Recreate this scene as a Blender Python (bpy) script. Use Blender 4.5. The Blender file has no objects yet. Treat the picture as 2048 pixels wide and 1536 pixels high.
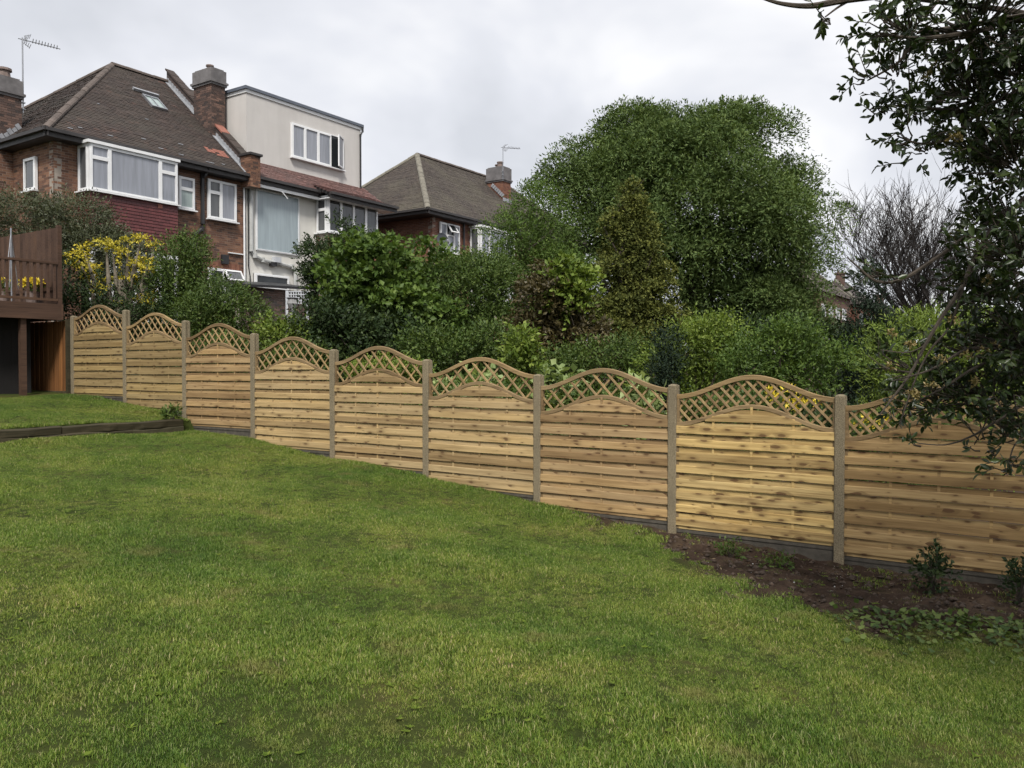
import bpy, math, random
import numpy as np
from mathutils import Vector, Matrix

SC = bpy.context.scene
COL = SC.collection
R = math.radians
rng = np.random.default_rng(7)
random.seed(7)

# ------------------------------------------------------------------ camera, sky, sun, exposure
# world axes: X runs along the house fronts, Y runs along the fence, Z up; the photographer stands at the origin
CZ = 1.70
YAW = R(34.0)
FPX = 1675.0 / 2048.0
cam_d = bpy.data.cameras.new('camera')
cam = bpy.data.objects.new('camera', cam_d)
COL.objects.link(cam)
cam.location = (0, 0, CZ)
cam.rotation_euler = (R(90 - 1.13), 0, YAW - R(90))
cam_d.sensor_width = 36.0
cam_d.lens = 36.0 * FPX
cam_d.clip_start = 0.05
cam_d.clip_end = 2000
SC.camera = cam

SUN_EL, SUN_AZ = R(50), R(218)          # azimuth measured from +X, the light comes from there
world = bpy.data.worlds.new('World')
SC.world = world
world.use_nodes = True
nt = world.node_tree
nt.nodes.clear()
def wn(t, **k):
    n = nt.nodes.new(t)
    for a, b in k.items():
        setattr(n, a, b)
    return n
wo = wn('ShaderNodeOutputWorld')
sky = wn('ShaderNodeTexSky', sky_type='NISHITA', sun_disc=False)
sky.sun_elevation = SUN_EL
sky.sun_rotation = R(90) - SUN_AZ
b1 = wn('ShaderNodeBackground'); b1.inputs[1].default_value = 0.05
nt.links.new(sky.outputs[0], b1.inputs[0])
tc = wn('ShaderNodeTexCoord')
sep = wn('ShaderNodeSeparateXYZ'); nt.links.new(tc.outputs['Generated'], sep.inputs[0])
def wmath(op, a, b):
    n = wn('ShaderNodeMath', operation=op)
    for i, v in enumerate((a, b)):
        if isinstance(v, (int, float)): n.inputs[i].default_value = v
        else: nt.links.new(v, n.inputs[i])
    return n.outputs[0]
zz = wmath('ADD', wmath('ABSOLUTE', sep.outputs[2], 0), 0.35)
cmb = wn('ShaderNodeCombineXYZ')
nt.links.new(wmath('DIVIDE', sep.outputs[0], zz), cmb.inputs[0])
nt.links.new(wmath('DIVIDE', sep.outputs[1], zz), cmb.inputs[1])
nz = wn('ShaderNodeTexNoise'); nz.inputs['Scale'].default_value = 2.0
nz.inputs['Detail'].default_value = 4.5; nz.inputs['Roughness'].default_value = 0.5
nz.inputs['Distortion'].default_value = 0.25
vadd = wn('ShaderNodeVectorMath', operation='ADD'); vadd.inputs[1].default_value = (3.1, 1.4, 0)
nt.links.new(cmb.outputs[0], vadd.inputs[0]); nt.links.new(vadd.outputs[0], nz.inputs['Vector'])
cr = wn('ShaderNodeValToRGB')
cr.color_ramp.elements[0].position = 0.36; cr.color_ramp.elements[0].color = (0.72, 0.74, 0.79, 1)
cr.color_ramp.elements[1].position = 0.62; cr.color_ramp.elements[1].color = (1.04, 1.04, 1.06, 1)
e = cr.color_ramp.elements.new(0.50); e.color = (0.85, 0.865, 0.92, 1)
nt.links.new(nz.outputs[0], cr.inputs[0])
b2 = wn('ShaderNodeBackground'); b2.inputs[1].default_value = 0.345
nt.links.new(cr.outputs[0], b2.inputs[0])
mxs = wn('ShaderNodeMixShader'); mxs.inputs[0].default_value = 0.95
nt.links.new(b1.outputs[0], mxs.inputs[1]); nt.links.new(b2.outputs[0], mxs.inputs[2])
nt.links.new(mxs.outputs[0], wo.inputs[0])

sun_d = bpy.data.lights.new('sun', 'SUN')
sun_d.energy = 1.5
sun_d.angle = R(12)
sun_d.color = (1.0, 0.95, 0.88)
sun = bpy.data.objects.new('sun', sun_d)
COL.objects.link(sun)
sd = Vector((math.cos(SUN_EL) * math.cos(SUN_AZ), math.cos(SUN_EL) * math.sin(SUN_AZ), math.sin(SUN_EL)))
sun.rotation_euler = sd.to_track_quat('Z', 'Y').to_euler()
sun.location = sd * 60

SC.view_settings.view_transform = 'Standard'
SC.view_settings.look = 'None'
SC.view_settings.gamma = 1.0
SC.view_settings.exposure = 1.53
SC.view_settings.use_curve_mapping = False
SC.cycles.max_bounces = 5
SC.cycles.diffuse_bounces = 2
SC.cycles.use_adaptive_sampling = True
SC.cycles.adaptive_threshold = 0.025
SC.cycles.glossy_bounces = 2
SC.cycles.transmission_bounces = 3
SC.cycles.transparent_max_bounces = 4
SC.cycles.use_denoising = True

# ------------------------------------------------------------------ helpers
def at(px, py, Y):
    """point at picture column px, row py (2048 wide) and Y metres ahead, in world axes"""
    X = (px - 1024) / 1675.0 * Y
    Z = (735 - py) / 1675.0 * Y
    c, s = math.cos(YAW), math.sin(YAW)
    return np.array((c * Y + s * X, s * Y - c * X, Z + CZ))

def tag(o, label=None, cat=None, group=None, kind=None):
    if label: o['label'] = label
    if cat: o['category'] = cat
    if group: o['group'] = group
    if kind: o['kind'] = kind
    return o

def empty(name, loc, label=None, cat=None, group=None):
    o = bpy.data.objects.new(name, None)
    o.empty_display_size = 0.2
    COL.objects.link(o)
    o.location = loc
    return tag(o, label, cat, group)

def root_loc(o):
    p = Vector((0, 0, 0))
    while o is not None:
        p = p + o.location
        o = o.parent
    return p

def raw_mesh(name, V, F, mats, rnd=None, smooth=False):
    """V (n,3) array, F either (m,k) array or list of tuples"""
    me = bpy.data.meshes.new(name)
    V = np.asarray(V, dtype=np.float32)
    if isinstance(F, np.ndarray):
        m, k = F.shape
        me.vertices.add(len(V)); me.vertices.foreach_set('co', V.ravel())
        me.loops.add(m * k); me.loops.foreach_set('vertex_index', F.astype(np.int32).ravel())
        me.polygons.add(m)
        me.polygons.foreach_set('loop_start', np.arange(0, m * k, k, dtype=np.int32))
        me.update(calc_edges=True)
    else:
        me.from_pydata([tuple(v) for v in V], [], F)
        me.update()
    if rnd is not None:
        a = me.attributes.new('rnd', 'FLOAT', 'POINT')
        a.data.foreach_set('value', np.asarray(rnd, dtype=np.float32))
    if smooth:
        me.polygons.foreach_set('use_smooth', np.ones(len(me.polygons), dtype=bool))
    for mt in (mats if isinstance(mats, (list, tuple)) else [mats]):
        me.materials.append(mt)
    return me

def place(name, me, parent=None):
    o = bpy.data.objects.new(name, me)
    COL.objects.link(o)
    if parent is not None:
        o.parent = parent
    return o

class MB:
    """collects boxes, prisms and tubes in world coordinates, then links them as one mesh"""
    def __init__(self):
        self.v = []; self.f = []; self.r = []; self.rv = None
        self.frame()
    def frame(self, o=(0, 0, 0), r=(1, 0, 0), n=(0, -1, 0), u=(0, 0, 1)):
        self.o = Vector(o); self.ax = (Vector(r).normalized(), Vector(n).normalized(), Vector(u).normalized())
        return self
    def P(self, p):
        a = self.ax
        return self.o + a[0] * p[0] + a[1] * p[1] + a[2] * p[2]
    def add(self, pts, faces, rv=None):
        b = len(self.v)
        self.v += [tuple(self.P(p)) for p in pts]
        self.f += [tuple(b + i for i in f) for f in faces]
        x = random.random() if rv is None else rv
        self.r += [x] * len(pts)
        return self
    def box(self, x0, x1, y0, y1, z0, z1, rv=None):
        p = [(x0, y0, z0), (x1, y0, z0), (x1, y1, z0), (x0, y1, z0), (x0, y0, z1), (x1, y0, z1), (x1, y1, z1), (x0, y1, z1)]
        return self.add(p, [(0, 3, 2, 1), (4, 5, 6, 7), (0, 1, 5, 4), (1, 2, 6, 5), (2, 3, 7, 6), (3, 0, 4, 7)], rv)
    def prism(self, poly, y0, y1, rv=None):
        """poly in the (x,z) plane, extruded along y"""
        n = len(poly)
        p = [(a, y0, b) for a, b in poly] + [(a, y1, b) for a, b in poly]
        f = [tuple(range(n)), tuple(range(2 * n - 1, n - 1, -1))]
        f += [(i, i + n, (i + 1) % n + n, (i + 1) % n) for i in range(n)]
        return self.add(p, f, rv)
    def tube(self, pts, rad, n=6, rv=None, cap=True):
        pts = [Vector(p) for p in pts]
        if not isinstance(rad, (list, tuple)): rad = [rad] * len(pts)
        ring = []
        for i, p in enumerate(pts):
            d = (pts[min(i + 1, len(pts) - 1)] - pts[max(i - 1, 0)])
            d = d.normalized() if d.length > 1e-9 else Vector((0, 0, 1))
            a = d.cross(Vector((0.13, 0.21, 1)) if abs(d.z) < 0.9 else Vector((1, 0.1, 0))).normalized()
            b = d.cross(a)
            ring += [tuple(p + (a * math.cos(2 * math.pi * k / n) + b * math.sin(2 * math.pi * k / n)) * rad[i]) for k in range(n)]
        f = []
        for i in range(len(pts) - 1):
            for k in range(n):
                f.append((i * n + k, i * n + (k + 1) % n, (i + 1) * n + (k + 1) % n, (i + 1) * n + k))
        if cap:
            f.append(tuple(range(n - 1, -1, -1))); f.append(tuple((len(pts) - 1) * n + k for k in range(n)))
        return self.add(ring, f, rv)
    def build(self, name, mat, parent=None, label=None, kind=None, smooth=False):
        off = root_loc(parent) if parent is not None else Vector((0, 0, 0))
        V = np.array(self.v, dtype=np.float64).reshape(-1, 3) - np.array(off)
        me = raw_mesh(name, V, self.f, mat, self.r, smooth)
        o = place(name, me, parent)
        return tag(o, label, kind=kind)

# ------------------------------------------------------------------ materials
def mat(name):
    m = bpy.data.materials.new(name)
    m.use_nodes = True
    t = m.node_tree
    p = t.nodes['Principled BSDF']
    return m, t, p
def N(t, typ, **k):
    n = t.nodes.new(typ)
    for a, b in k.items(): setattr(n, a, b)
    return n
def ramp(t, src, stops):
    n = N(t, 'ShaderNodeValToRGB')
    el = n.color_ramp.elements
    while len(el) < len(stops): el.new(0.5)
    for i, (p, c) in enumerate(stops):
        el[i].position = p; el[i].color = (c[0], c[1], c[2], 1)
    t.links.new(src, n.inputs[0])
    return n.outputs[0]
def noise(t, scale, detail=3, rough=0.55, vec=None, dist=0):
    n = N(t, 'ShaderNodeTexNoise')
    n.inputs['Scale'].default_value = scale; n.inputs['Detail'].default_value = detail
    n.inputs['Roughness'].default_value = rough; n.inputs['Distortion'].default_value = dist
    if vec is not None: t.links.new(vec, n.inputs['Vector'])
    return n.outputs[0]
def mixc(t, fac, a, b, mode='MIX'):
    n = N(t, 'ShaderNodeMix', data_type='RGBA', blend_type=mode)
    for i, v in ((0, fac), (6, a), (7, b)):
        if isinstance(v, (int, float)): n.inputs[i].default_value = v
        elif isinstance(v, tuple): n.inputs[i].default_value = (v[0], v[1], v[2], 1)
        else: t.links.new(v, n.inputs[i])
    return n.outputs[2]
def mth(t, op, a, b=0.0, clamp=False):
    n = N(t, 'ShaderNodeMath', operation=op); n.use_clamp = clamp
    for i, v in enumerate((a, b)):
        if isinstance(v, (int, float)): n.inputs[i].default_value = v
        else: t.links.new(v, n.inputs[i])
    return n.outputs[0]
def attr(t, name='rnd'):
    return N(t, 'ShaderNodeAttribute', attribute_name=name).outputs['Fac']
def pos(t):
    return N(t, 'ShaderNodeNewGeometry').outputs['Position']
def objco(t):
    return N(t, 'ShaderNodeTexCoord').outputs['Object']
def scl(t, vec, s, loc=None):
    n = N(t, 'ShaderNodeMapping'); n.inputs['Scale'].default_value = s
    if loc is not None: t.links.new(loc, n.inputs['Location'])
    t.links.new(vec, n.inputs['Vector'])
    return n.outputs[0]
def bump(t, p, h, strength, dist=0.01):
    n = N(t, 'ShaderNodeBump'); n.inputs['Strength'].default_value = strength; n.inputs['Distance'].default_value = dist
    t.links.new(h, n.inputs['Height']); t.links.new(n.outputs[0], p.inputs['Normal'])

def plain(name, c, rough=0.6, var=0.15, scale=8, metal=0.0, bmp=0.0):
    m, t, p = mat(name)
    n = noise(t, scale, 4, 0.6, pos(t))
    lo = tuple(x * (1 - var) for x in c); hi = tuple(min(1, x * (1 + var)) for x in c)
    t.links.new(ramp(t, n, [(0.3, lo), (0.7, hi)]), p.inputs['Base Color'])
    p.inputs['Roughness'].default_value = rough; p.inputs['Metallic'].default_value = metal
    if bmp: bump(t, p, noise(t, scale * 6, 3, 0.6, pos(t)), bmp)
    return m

def piece_mat(name, stops, dirt=None, rough=0.85, dscale=0.9, damt=0.6, bmp=0.3):
    """colour by the random number each brick / tile carries, plus large weather patches"""
    m, t, p = mat(name)
    c = ramp(t, attr(t), stops)
    fine = noise(t, 30, 3, 0.6, pos(t))
    c = mixc(t, 0.35, c, ramp(t, fine, [(0.3, (0.25, 0.25, 0.25)), (0.7, (1, 1, 1))]), 'MULTIPLY')
    if dirt:
        n = noise(t, dscale, 5, 0.6, pos(t))
        f = ramp(t, n, [(0.42, (0, 0, 0)), (0.66, (damt, damt, damt))])
        c = mixc(t, f, c, dirt)
    t.links.new(c, p.inputs['Base Color'])
    p.inputs['Roughness'].default_value = rough
    if bmp: bump(t, p, fine, bmp, 0.006)
    return m

def leaf_mat(name, stops, transl=0.25, rough=0.5, spec=0.4):
    m, t, p = mat(name)
    c = ramp(t, attr(t), stops)
    big = noise(t, 1.3, 3, 0.6, pos(t))
    c = mixc(t, 0.4, c, ramp(t, big, [(0.35, (0.55, 0.6, 0.6)), (0.65, (1.25, 1.2, 1.0))]), 'MULTIPLY')
    t.links.new(c, p.inputs['Base Color'])
    p.inputs['Roughness'].default_value = rough
    p.inputs['Specular IOR Level'].default_value = spec
    tr = N(t, 'ShaderNodeBsdfTranslucent'); t.links.new(mixc(t, 1.0, c, (1.0, 1.0, 0.5), 'MULTIPLY'), tr.inputs[0])
    mx = N(t, 'ShaderNodeMixShader'); mx.inputs[0].default_value = transl
    out = t.nodes['Material Output']
    t.links.new(p.outputs[0], mx.inputs[1]); t.links.new(tr.outputs[0], mx.inputs[2]); t.links.new(mx.outputs[0], out.inputs[0])
    return m

def wood_mat(name, base, dark, knots=True, grain=1.0, axis='Y', knotsize=0.30, stain=0.35):
    m, t, p = mat(name)
    oi = N(t, 'ShaderNodeObjectInfo')
    off = N(t, 'ShaderNodeCombineXYZ')
    r100 = mth(t, 'MULTIPLY', oi.outputs['Random'], 57.0)
    for i in range(3): t.links.new(r100, off.inputs[i])
    oc = objco(t)
    L, S = (1.1, 30.0)
    sc3 = (S, L, S) if axis == 'Y' else ((L, S, S) if axis == 'X' else (S, S, L))
    g = noise(t, 1.0, 5, 0.65, scl(t, oc, sc3, off.outputs[0]), 0.6)
    g2 = noise(t, 1.0, 3, 0.5, scl(t, oc, tuple(0.9 if x == L else 4.0 for x in sc3), off.outputs[0]))
    mid = tuple((a + b) / 2 for a, b in zip(base, dark))
    c = ramp(t, g, [(0.28, tuple(x * 0.8 for x in dark)), (0.46, mid), (0.66, base)]) if grain >= 1 else ramp(t, g, [(0.2, mid), (0.6, base)])
    c = mixc(t, 0.55, c, ramp(t, g2, [(0.3, (0.62, 0.58, 0.52)), (0.55, (1, 1, 1)), (0.75, (1.12, 1.05, 0.9))]), 'MULTIPLY')
    # every board has its own tone
    c = mixc(t, 0.75, c, ramp(t, oi.outputs['Random'], [(0.0, (0.55, 0.49, 0.42)), (0.3, (0.86, 0.83, 0.80)), (0.6, (1, 1, 1)), (1.0, (1.22, 1.17, 1.02))]), 'MULTIPLY')
    if knots:
        vo = N(t, 'ShaderNodeTexVoronoi', feature='F1', voronoi_dimensions='2D')
        vo.inputs['Scale'].default_value = 1.0
        sp = N(t, 'ShaderNodeSeparateXYZ'); t.links.new(oc, sp.inputs[0])
        cb = N(t, 'ShaderNodeCombineXYZ')
        wob = mth(t, 'MULTIPLY', mth(t, 'SUBTRACT', noise(t, 7.0, 2, 0.5, oc), 0.5), 0.35)
        t.links.new(mth(t, 'ADD', mth(t, 'MULTIPLY', sp.outputs[1], 4.6), r100), cb.inputs[0])
        t.links.new(mth(t, 'ADD', mth(t, 'ADD', mth(t, 'MULTIPLY', sp.outputs[2], 13.0), wob), mth(t, 'MULTIPLY', r100, 1.7)), cb.inputs[1])
        t.links.new(cb.outputs[0], vo.inputs['Vector'])
        cs = N(t, 'ShaderNodeSeparateColor'); t.links.new(vo.outputs['Color'], cs.inputs[0])
        lim = mth(t, 'MULTIPLY', mth(t, 'POWER', mth(t, 'SUBTRACT', cs.outputs[0], 0.2, True), 1.3), knotsize)
        k = mth(t, 'DIVIDE', mth(t, 'SUBTRACT', lim, vo.outputs['Distance']), 0.09, True)
        halo = mth(t, 'DIVIDE', mth(t, 'SUBTRACT', mth(t, 'MULTIPLY', lim, 2.4), vo.outputs['Distance']), 0.3, True)
        c = mixc(t, mth(t, 'MULTIPLY', halo, 0.5), c, tuple(x * 0.55 for x in dark))
        k = mth(t, 'MULTIPLY', k, 0.75)
        st = ramp(t, noise(t, 1.0, 4, 0.6, scl(t, oc, (2.0, 1.3, 5.0), off.outputs[0]), 0.8), [(0.60, (0, 0, 0)), (0.76, (stain, stain, stain))])
        c = mixc(t, st, c, (0.16, 0.10, 0.045))
        c = mixc(t, k, c, (0.085, 0.04, 0.018))
    t.links.new(c, p.inputs['Base Color'])
    p.inputs['Roughness'].default_value = 0.75
    p.inputs['Specular IOR Level'].default_value = 0.25
    bump(t, p, g, 0.25, 0.004)
    return m

M = {}
M['board'] = wood_mat('fence_board', (0.47, 0.35, 0.188), (0.28, 0.195, 0.095))
M['board_brown'] = wood_mat('fence_board_brown', (0.41, 0.29, 0.152), (0.25, 0.16, 0.078))
M['board_knotty'] = wood_mat('fence_board_knotty', (0.44, 0.31, 0.148), (0.24, 0.15, 0.065), knotsize=0.44, stain=0.55)
M['board_olive'] = wood_mat('fence_board_olive', (0.345, 0.258, 0.128), (0.22, 0.155, 0.07), stain=0.2)
M['board_gold'] = wood_mat('fence_board_gold', (0.55, 0.41, 0.185), (0.27, 0.175, 0.07), knotsize=0.42, stain=0.75)
M['rail'] = wood_mat('fence_rail', (0.285, 0.205, 0.11), (0.16, 0.108, 0.055), knots=False)
M['lath'] = wood_mat('fence_lath', (0.38, 0.275, 0.145), (0.22, 0.15, 0.075), knots=False, axis='Z')
M['deckwood'] = wood_mat('stained_deck', (0.092, 0.053, 0.036), (0.050, 0.029, 0.020), knots=False, axis='X')
M['oldfence'] = wood_mat('old_fence', (0.26, 0.12, 0.045), (0.12, 0.055, 0.022), knots=False, axis='Z')
M['sleeper'] = wood_mat('mossy_sleeper', (0.085, 0.074, 0.046), (0.026, 0.027, 0.014), knots=False, axis='X')
M['bark'] = plain('bark', (0.055, 0.043, 0.032), 0.9, 0.4, 14, bmp=0.5)
M['bark_pale'] = plain('bark_pale', (0.14, 0.12, 0.09), 0.9, 0.35, 10, bmp=0.5)
M['twig'] = plain('bare_twig', (0.034, 0.028, 0.025), 0.9, 0.2, 5)
M['white'] = plain('white_upvc', (0.72, 0.73, 0.74), 0.35, 0.05, 3)
def streaked(name, c):
    m, t, p = mat(name)
    a = ramp(t, noise(t, 1.0, 4, 0.6, scl(t, pos(t), (3.0, 3.0, 0.35))), [(0.3, tuple(x * 0.93 for x in c)), (0.6, c)])
    a = mixc(t, 0.6, a, ramp(t, noise(t, 0.7, 4, 0.6, pos(t)), [(0.3, (0.86, 0.85, 0.84)), (0.65, (1, 1, 1))]), 'MULTIPLY')
    t.links.new(a, p.inputs['Base Color']); p.inputs['Roughness'].default_value = 0.9
    bump(t, p, noise(t, 40, 3, 0.6, pos(t)), 0.15)
    return m
M['render'] = streaked('cream_render', (0.55, 0.53, 0.51))
M['render_white'] = streaked('white_render', (0.64, 0.63, 0.59))
M['black'] = plain('black_plastic', (0.02, 0.02, 0.022), 0.45, 0.2, 5)
M['void'] = plain('void_shade_board', (0.007, 0.006, 0.006), 0.9, 0.2, 5)  # near-black colour that stands for the shade under the deck
M['gutter'] = plain('dark_gutter', (0.035, 0.032, 0.032), 0.55, 0.3, 3)
M['slatecap'] = plain('dormer_roof_edge', (0.10, 0.115, 0.145), 0.6, 0.15, 3)
M['lead'] = plain('lead_flashing', (0.26, 0.27, 0.29), 0.6, 0.25, 6)
M['mortar'] = plain('mortar', (0.27, 0.235, 0.20), 0.95, 0.2, 4)
M['greyrender'] = plain('chimney_render', (0.135, 0.128, 0.13), 0.95, 0.3, 3, bmp=0.4)
M['pot'] = plain('chimney_pot', (0.17, 0.13, 0.115), 0.9, 0.25, 6)
M['metal'] = plain('galvanised_metal', (0.33, 0.34, 0.36), 0.4, 0.1, 6, metal=0.7)
M['greypipe'] = plain('grey_pipe', (0.42, 0.43, 0.42), 0.5, 0.1, 4)
M['dish'] = plain('dark_dish', (0.05, 0.055, 0.065), 0.5, 0.1, 4)
M['lattice'] = plain('grey_lattice', (0.45, 0.47, 0.50), 0.7, 0.1, 8)
M['stone'] = plain('pale_stone', (0.28, 0.28, 0.28), 0.9, 0.25, 9, bmp=0.4)
M['chip'] = plain('white_chip', (0.6, 0.6, 0.58), 0.8, 0.1, 9)

def glass(name, c, rough, streak=0.88):
    m, t, p = mat(name)
    n = noise(t, 1.0, 3, 0.6, scl(t, pos(t), (9.0, 9.0, 0.7)))
    t.links.new(ramp(t, n, [(0.32, tuple(x * streak for x in c)), (0.65, tuple(x * 1.15 for x in c))]), p.inputs['Base Color'])
    p.inputs['Roughness'].default_value = rough
    p.inputs['Specular IOR Level'].default_value = 0.6
    return m
M['pane'] = glass('curtained_glass', (0.235, 0.25, 0.285), 0.06)
M['pane_pale'] = glass('blind_behind_glass', (0.30, 0.36, 0.35), 0.08)
M['pane_dark'] = glass('dark_glass', (0.022, 0.026, 0.028), 0.04)
M['pane_mid'] = glass('mid_glass', (0.085, 0.09, 0.095), 0.05)
M['frost'] = glass('frosted_glass', (0.27, 0.325, 0.35), 0.2, 0.96)

M['brickA'] = piece_mat('brown_brick', [(0.0, (0.075, 0.045, 0.034)), (0.35, (0.17, 0.082, 0.052)), (0.7, (0.235, 0.118, 0.07)), (1.0, (0.29, 0.16, 0.10))], (0.07, 0.045, 0.035), damt=0.45)
M['brickC'] = piece_mat('red_brick', [(0.0, (0.13, 0.055, 0.036)), (0.5, (0.22, 0.088, 0.053)), (1.0, (0.28, 0.13, 0.08))], (0.10, 0.05, 0.035), damt=0.4)
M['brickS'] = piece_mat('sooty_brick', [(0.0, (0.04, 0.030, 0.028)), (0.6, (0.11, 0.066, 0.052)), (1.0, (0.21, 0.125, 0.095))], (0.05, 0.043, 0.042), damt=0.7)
M['tileA'] = piece_mat('brown_roof_tile', [(0.0, (0.040, 0.029, 0.026)), (0.5, (0.054, 0.038, 0.032)), (0.97, (0.066, 0.045, 0.037)), (1.0, (0.10, 0.055, 0.042))], (0.055, 0.048, 0.038), dscale=0.7, damt=0.6)
M['tileB'] = piece_mat('red_roof_tile', [(0.0, (0.105, 0.056, 0.050)), (0.5, (0.15, 0.077, 0.067)), (1.0, (0.19, 0.10, 0.088))], (0.10, 0.07, 0.065), damt=0.5)
M['tileC'] = piece_mat('mossy_roof_tile', [(0.0, (0.050, 0.040, 0.035)), (0.5, (0.068, 0.054, 0.045)), (1.0, (0.086, 0.068, 0.056))], (0.10, 0.09, 0.064), dscale=0.5, damt=0.6)
M['ridgeC'] = plain('lichen_ridge', (0.16, 0.148, 0.12), 0.95, 0.3, 5)
M['ridgeA'] = plain('weathered_ridge', (0.095, 0.076, 0.066), 0.95, 0.35, 3)
M['tilehung'] = piece_mat('maroon_hung_tile', [(0.0, (0.085, 0.02, 0.02)), (0.6, (0.115, 0.028, 0.028)), (0.96, (0.135, 0.034, 0.034)), (1.0, (0.15, 0.04, 0.035))], None, rough=0.5)
M['redtile'] = plain('new_red_tile', (0.28, 0.115, 0.085), 0.85, 0.15, 6)

# fence post concrete with exposed aggregate
m, t, p = mat('aggregate_concrete')
n1 = noise(t, 110, 2, 0.7, pos(t)); n2 = noise(t, 3, 3, 0.5, pos(t))
c = ramp(t, n1, [(0.30, (0.065, 0.052, 0.033)), (0.5, (0.20, 0.163, 0.105)), (0.68, (0.31, 0.26, 0.175))])
c = mixc(t, 0.5, c, ramp(t, n2, [(0.3, (0.65, 0.65, 0.62)), (0.7, (1.1, 1.08, 1.0))]), 'MULTIPLY')
t.links.new(c, p.inputs['Base Color']); p.inputs['Roughness'].default_value = 0.95
bump(t, p, n1, 0.5, 0.004)
M['post'] = m
M['gravelboard'] = plain('gravel_board_concrete', (0.075, 0.066, 0.052), 0.95, 0.3, 12, bmp=0.4)

def L3(d, mid, hi): return [(0.0, d), (0.5, mid), (1.0, hi)]
M['l_dark'] = leaf_mat('leaf_dark_evergreen', L3((0.016, 0.030, 0.012), (0.030, 0.052, 0.018), (0.065, 0.092, 0.030)), 0.15, 0.5, 0.2)
M['l_mid'] = leaf_mat('leaf_mid_green', L3((0.032, 0.064, 0.016), (0.074, 0.118, 0.027), (0.14, 0.185, 0.05)), 0.25, 0.5, 0.22)
M['l_bright'] = leaf_mat('leaf_bright_green', L3((0.08, 0.128, 0.022), (0.15, 0.215, 0.038), (0.26, 0.32, 0.07)), 0.3, 0.5, 0.25)
M['l_maple'] = leaf_mat('leaf_maple', L3((0.045, 0.085, 0.02), (0.088, 0.145, 0.032), (0.15, 0.215, 0.05)), 0.3, 0.5, 0.2)
M['l_big'] = leaf_mat('leaf_big_tree', L3((0.046, 0.080, 0.024), (0.094, 0.142, 0.044), (0.165, 0.215, 0.074)), 0.25, 0.6, 0.15)
M['l_conifer'] = leaf_mat('leaf_golden_conifer', L3((0.044, 0.058, 0.014), (0.096, 0.112, 0.026), (0.19, 0.195, 0.046)), 0.15, 0.7, 0.2)
M['l_cypress'] = leaf_mat('leaf_dark_cypress', L3((0.010, 0.020, 0.012), (0.018, 0.032, 0.018), (0.028, 0.045, 0.024)), 0.05, 0.7, 0.2)
M['l_copper'] = leaf_mat('leaf_copper', L3((0.05, 0.038, 0.017), (0.088, 0.07, 0.028), (0.13, 0.11, 0.045)), 0.25)
M['l_weed'] = leaf_mat('leaf_lawn_weed', L3((0.06, 0.10, 0.015), (0.11, 0.16, 0.025), (0.17, 0.22, 0.04)), 0.25, 0.8, 0.05)
M['l_yellow'] = leaf_mat('leaf_yellow', L3((0.30, 0.27, 0.03), (0.55, 0.47, 0.05), (0.72, 0.60, 0.09)), 0.3)
M['l_greygreen'] = leaf_mat('leaf_grey_green', L3((0.045, 0.055, 0.030), (0.075, 0.088, 0.045), (0.115, 0.125, 0.065)), 0.2)
M['l_pale'] = leaf_mat('leaf_pale_hydrangea', L3((0.16, 0.22, 0.07), (0.30, 0.38, 0.15), (0.45, 0.52, 0.27)), 0.3)
M['l_fore'] = leaf_mat('leaf_foreground_evergreen', L3((0.014, 0.026, 0.009), (0.030, 0.050, 0.015), (0.075, 0.105, 0.028)), 0.18, 0.35, 0.45)
M['l_flower'] = leaf_mat('flower_yellow', L3((0.6, 0.42, 0.03), (0.75, 0.58, 0.05), (0.8, 0.70, 0.12)), 0.2)
M['l_seed'] = leaf_mat('faded_flower_head', L3((0.16, 0.13, 0.05), (0.26, 0.21, 0.08), (0.34, 0.25, 0.12)), 0.15)

# ------------------------------------------------------------------ ground
POST_V = [17.545 - 1.929 * k for k in range(10)]        # P0 by the deck ... P9 just outside on the right
FU = 9.49                                             # fence line
hv = [-400, -30, -10, 0, 2.17, 4.1, 6.03, 7.96, 9.9, 11.8, 13.42, 13.50, 15.7, 17.6, 20, 24, 26, 60, 400]
hz = [-2.2, -1.6, -1.0, -.5, -.39, -.28, -.12, .10, .26, .48, 0.57, .755, 1.02, 1.12, 1.25, 1.4, 2.9, 3.0, 3.2]
h0v = [-400, -30, 0, 13.42, 13.50, 15.7, 17.6, 20, 24, 26, 60, 400]
h0z = [-2.2, -1.2, 0, 0.56, .755, 1.02, 1.12, 1.25, 1.4, 2.9, 3.0, 3.2]
hnv = [-400, -30, 0, 13, 17.6, 23, 26, 60, 400]
hnz = [-2.2, -1.6, -.5, .60, 1.2, 2.7, 2.9, 3.0, 3.2]
def H(u, v):
    u = np.asarray(u, float); v = np.asarray(v, float)
    f = np.clip(u / 9.4, 0, 1); f = f * f * (3 - 2 * f)
    own = np.interp(v, h0v, h0z) * (1 - f) + np.interp(v, hv, hz) * f
    nb = np.interp(v, hnv, hnz)
    g = np.clip((u - 9.55) / 0.3, 0, 1)
    out = own * (1 - g) + nb * g
    bumps = 0.018 * np.sin(u * 1.7 + 0.6 * v) + 0.014 * np.sin(v * 2.3 - u * 0.8 + 1.0) + 0.008 * np.sin(5.1 * u + 3.3 * v)
    return out + bumps * (np.abs(u) < 30)
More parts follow.
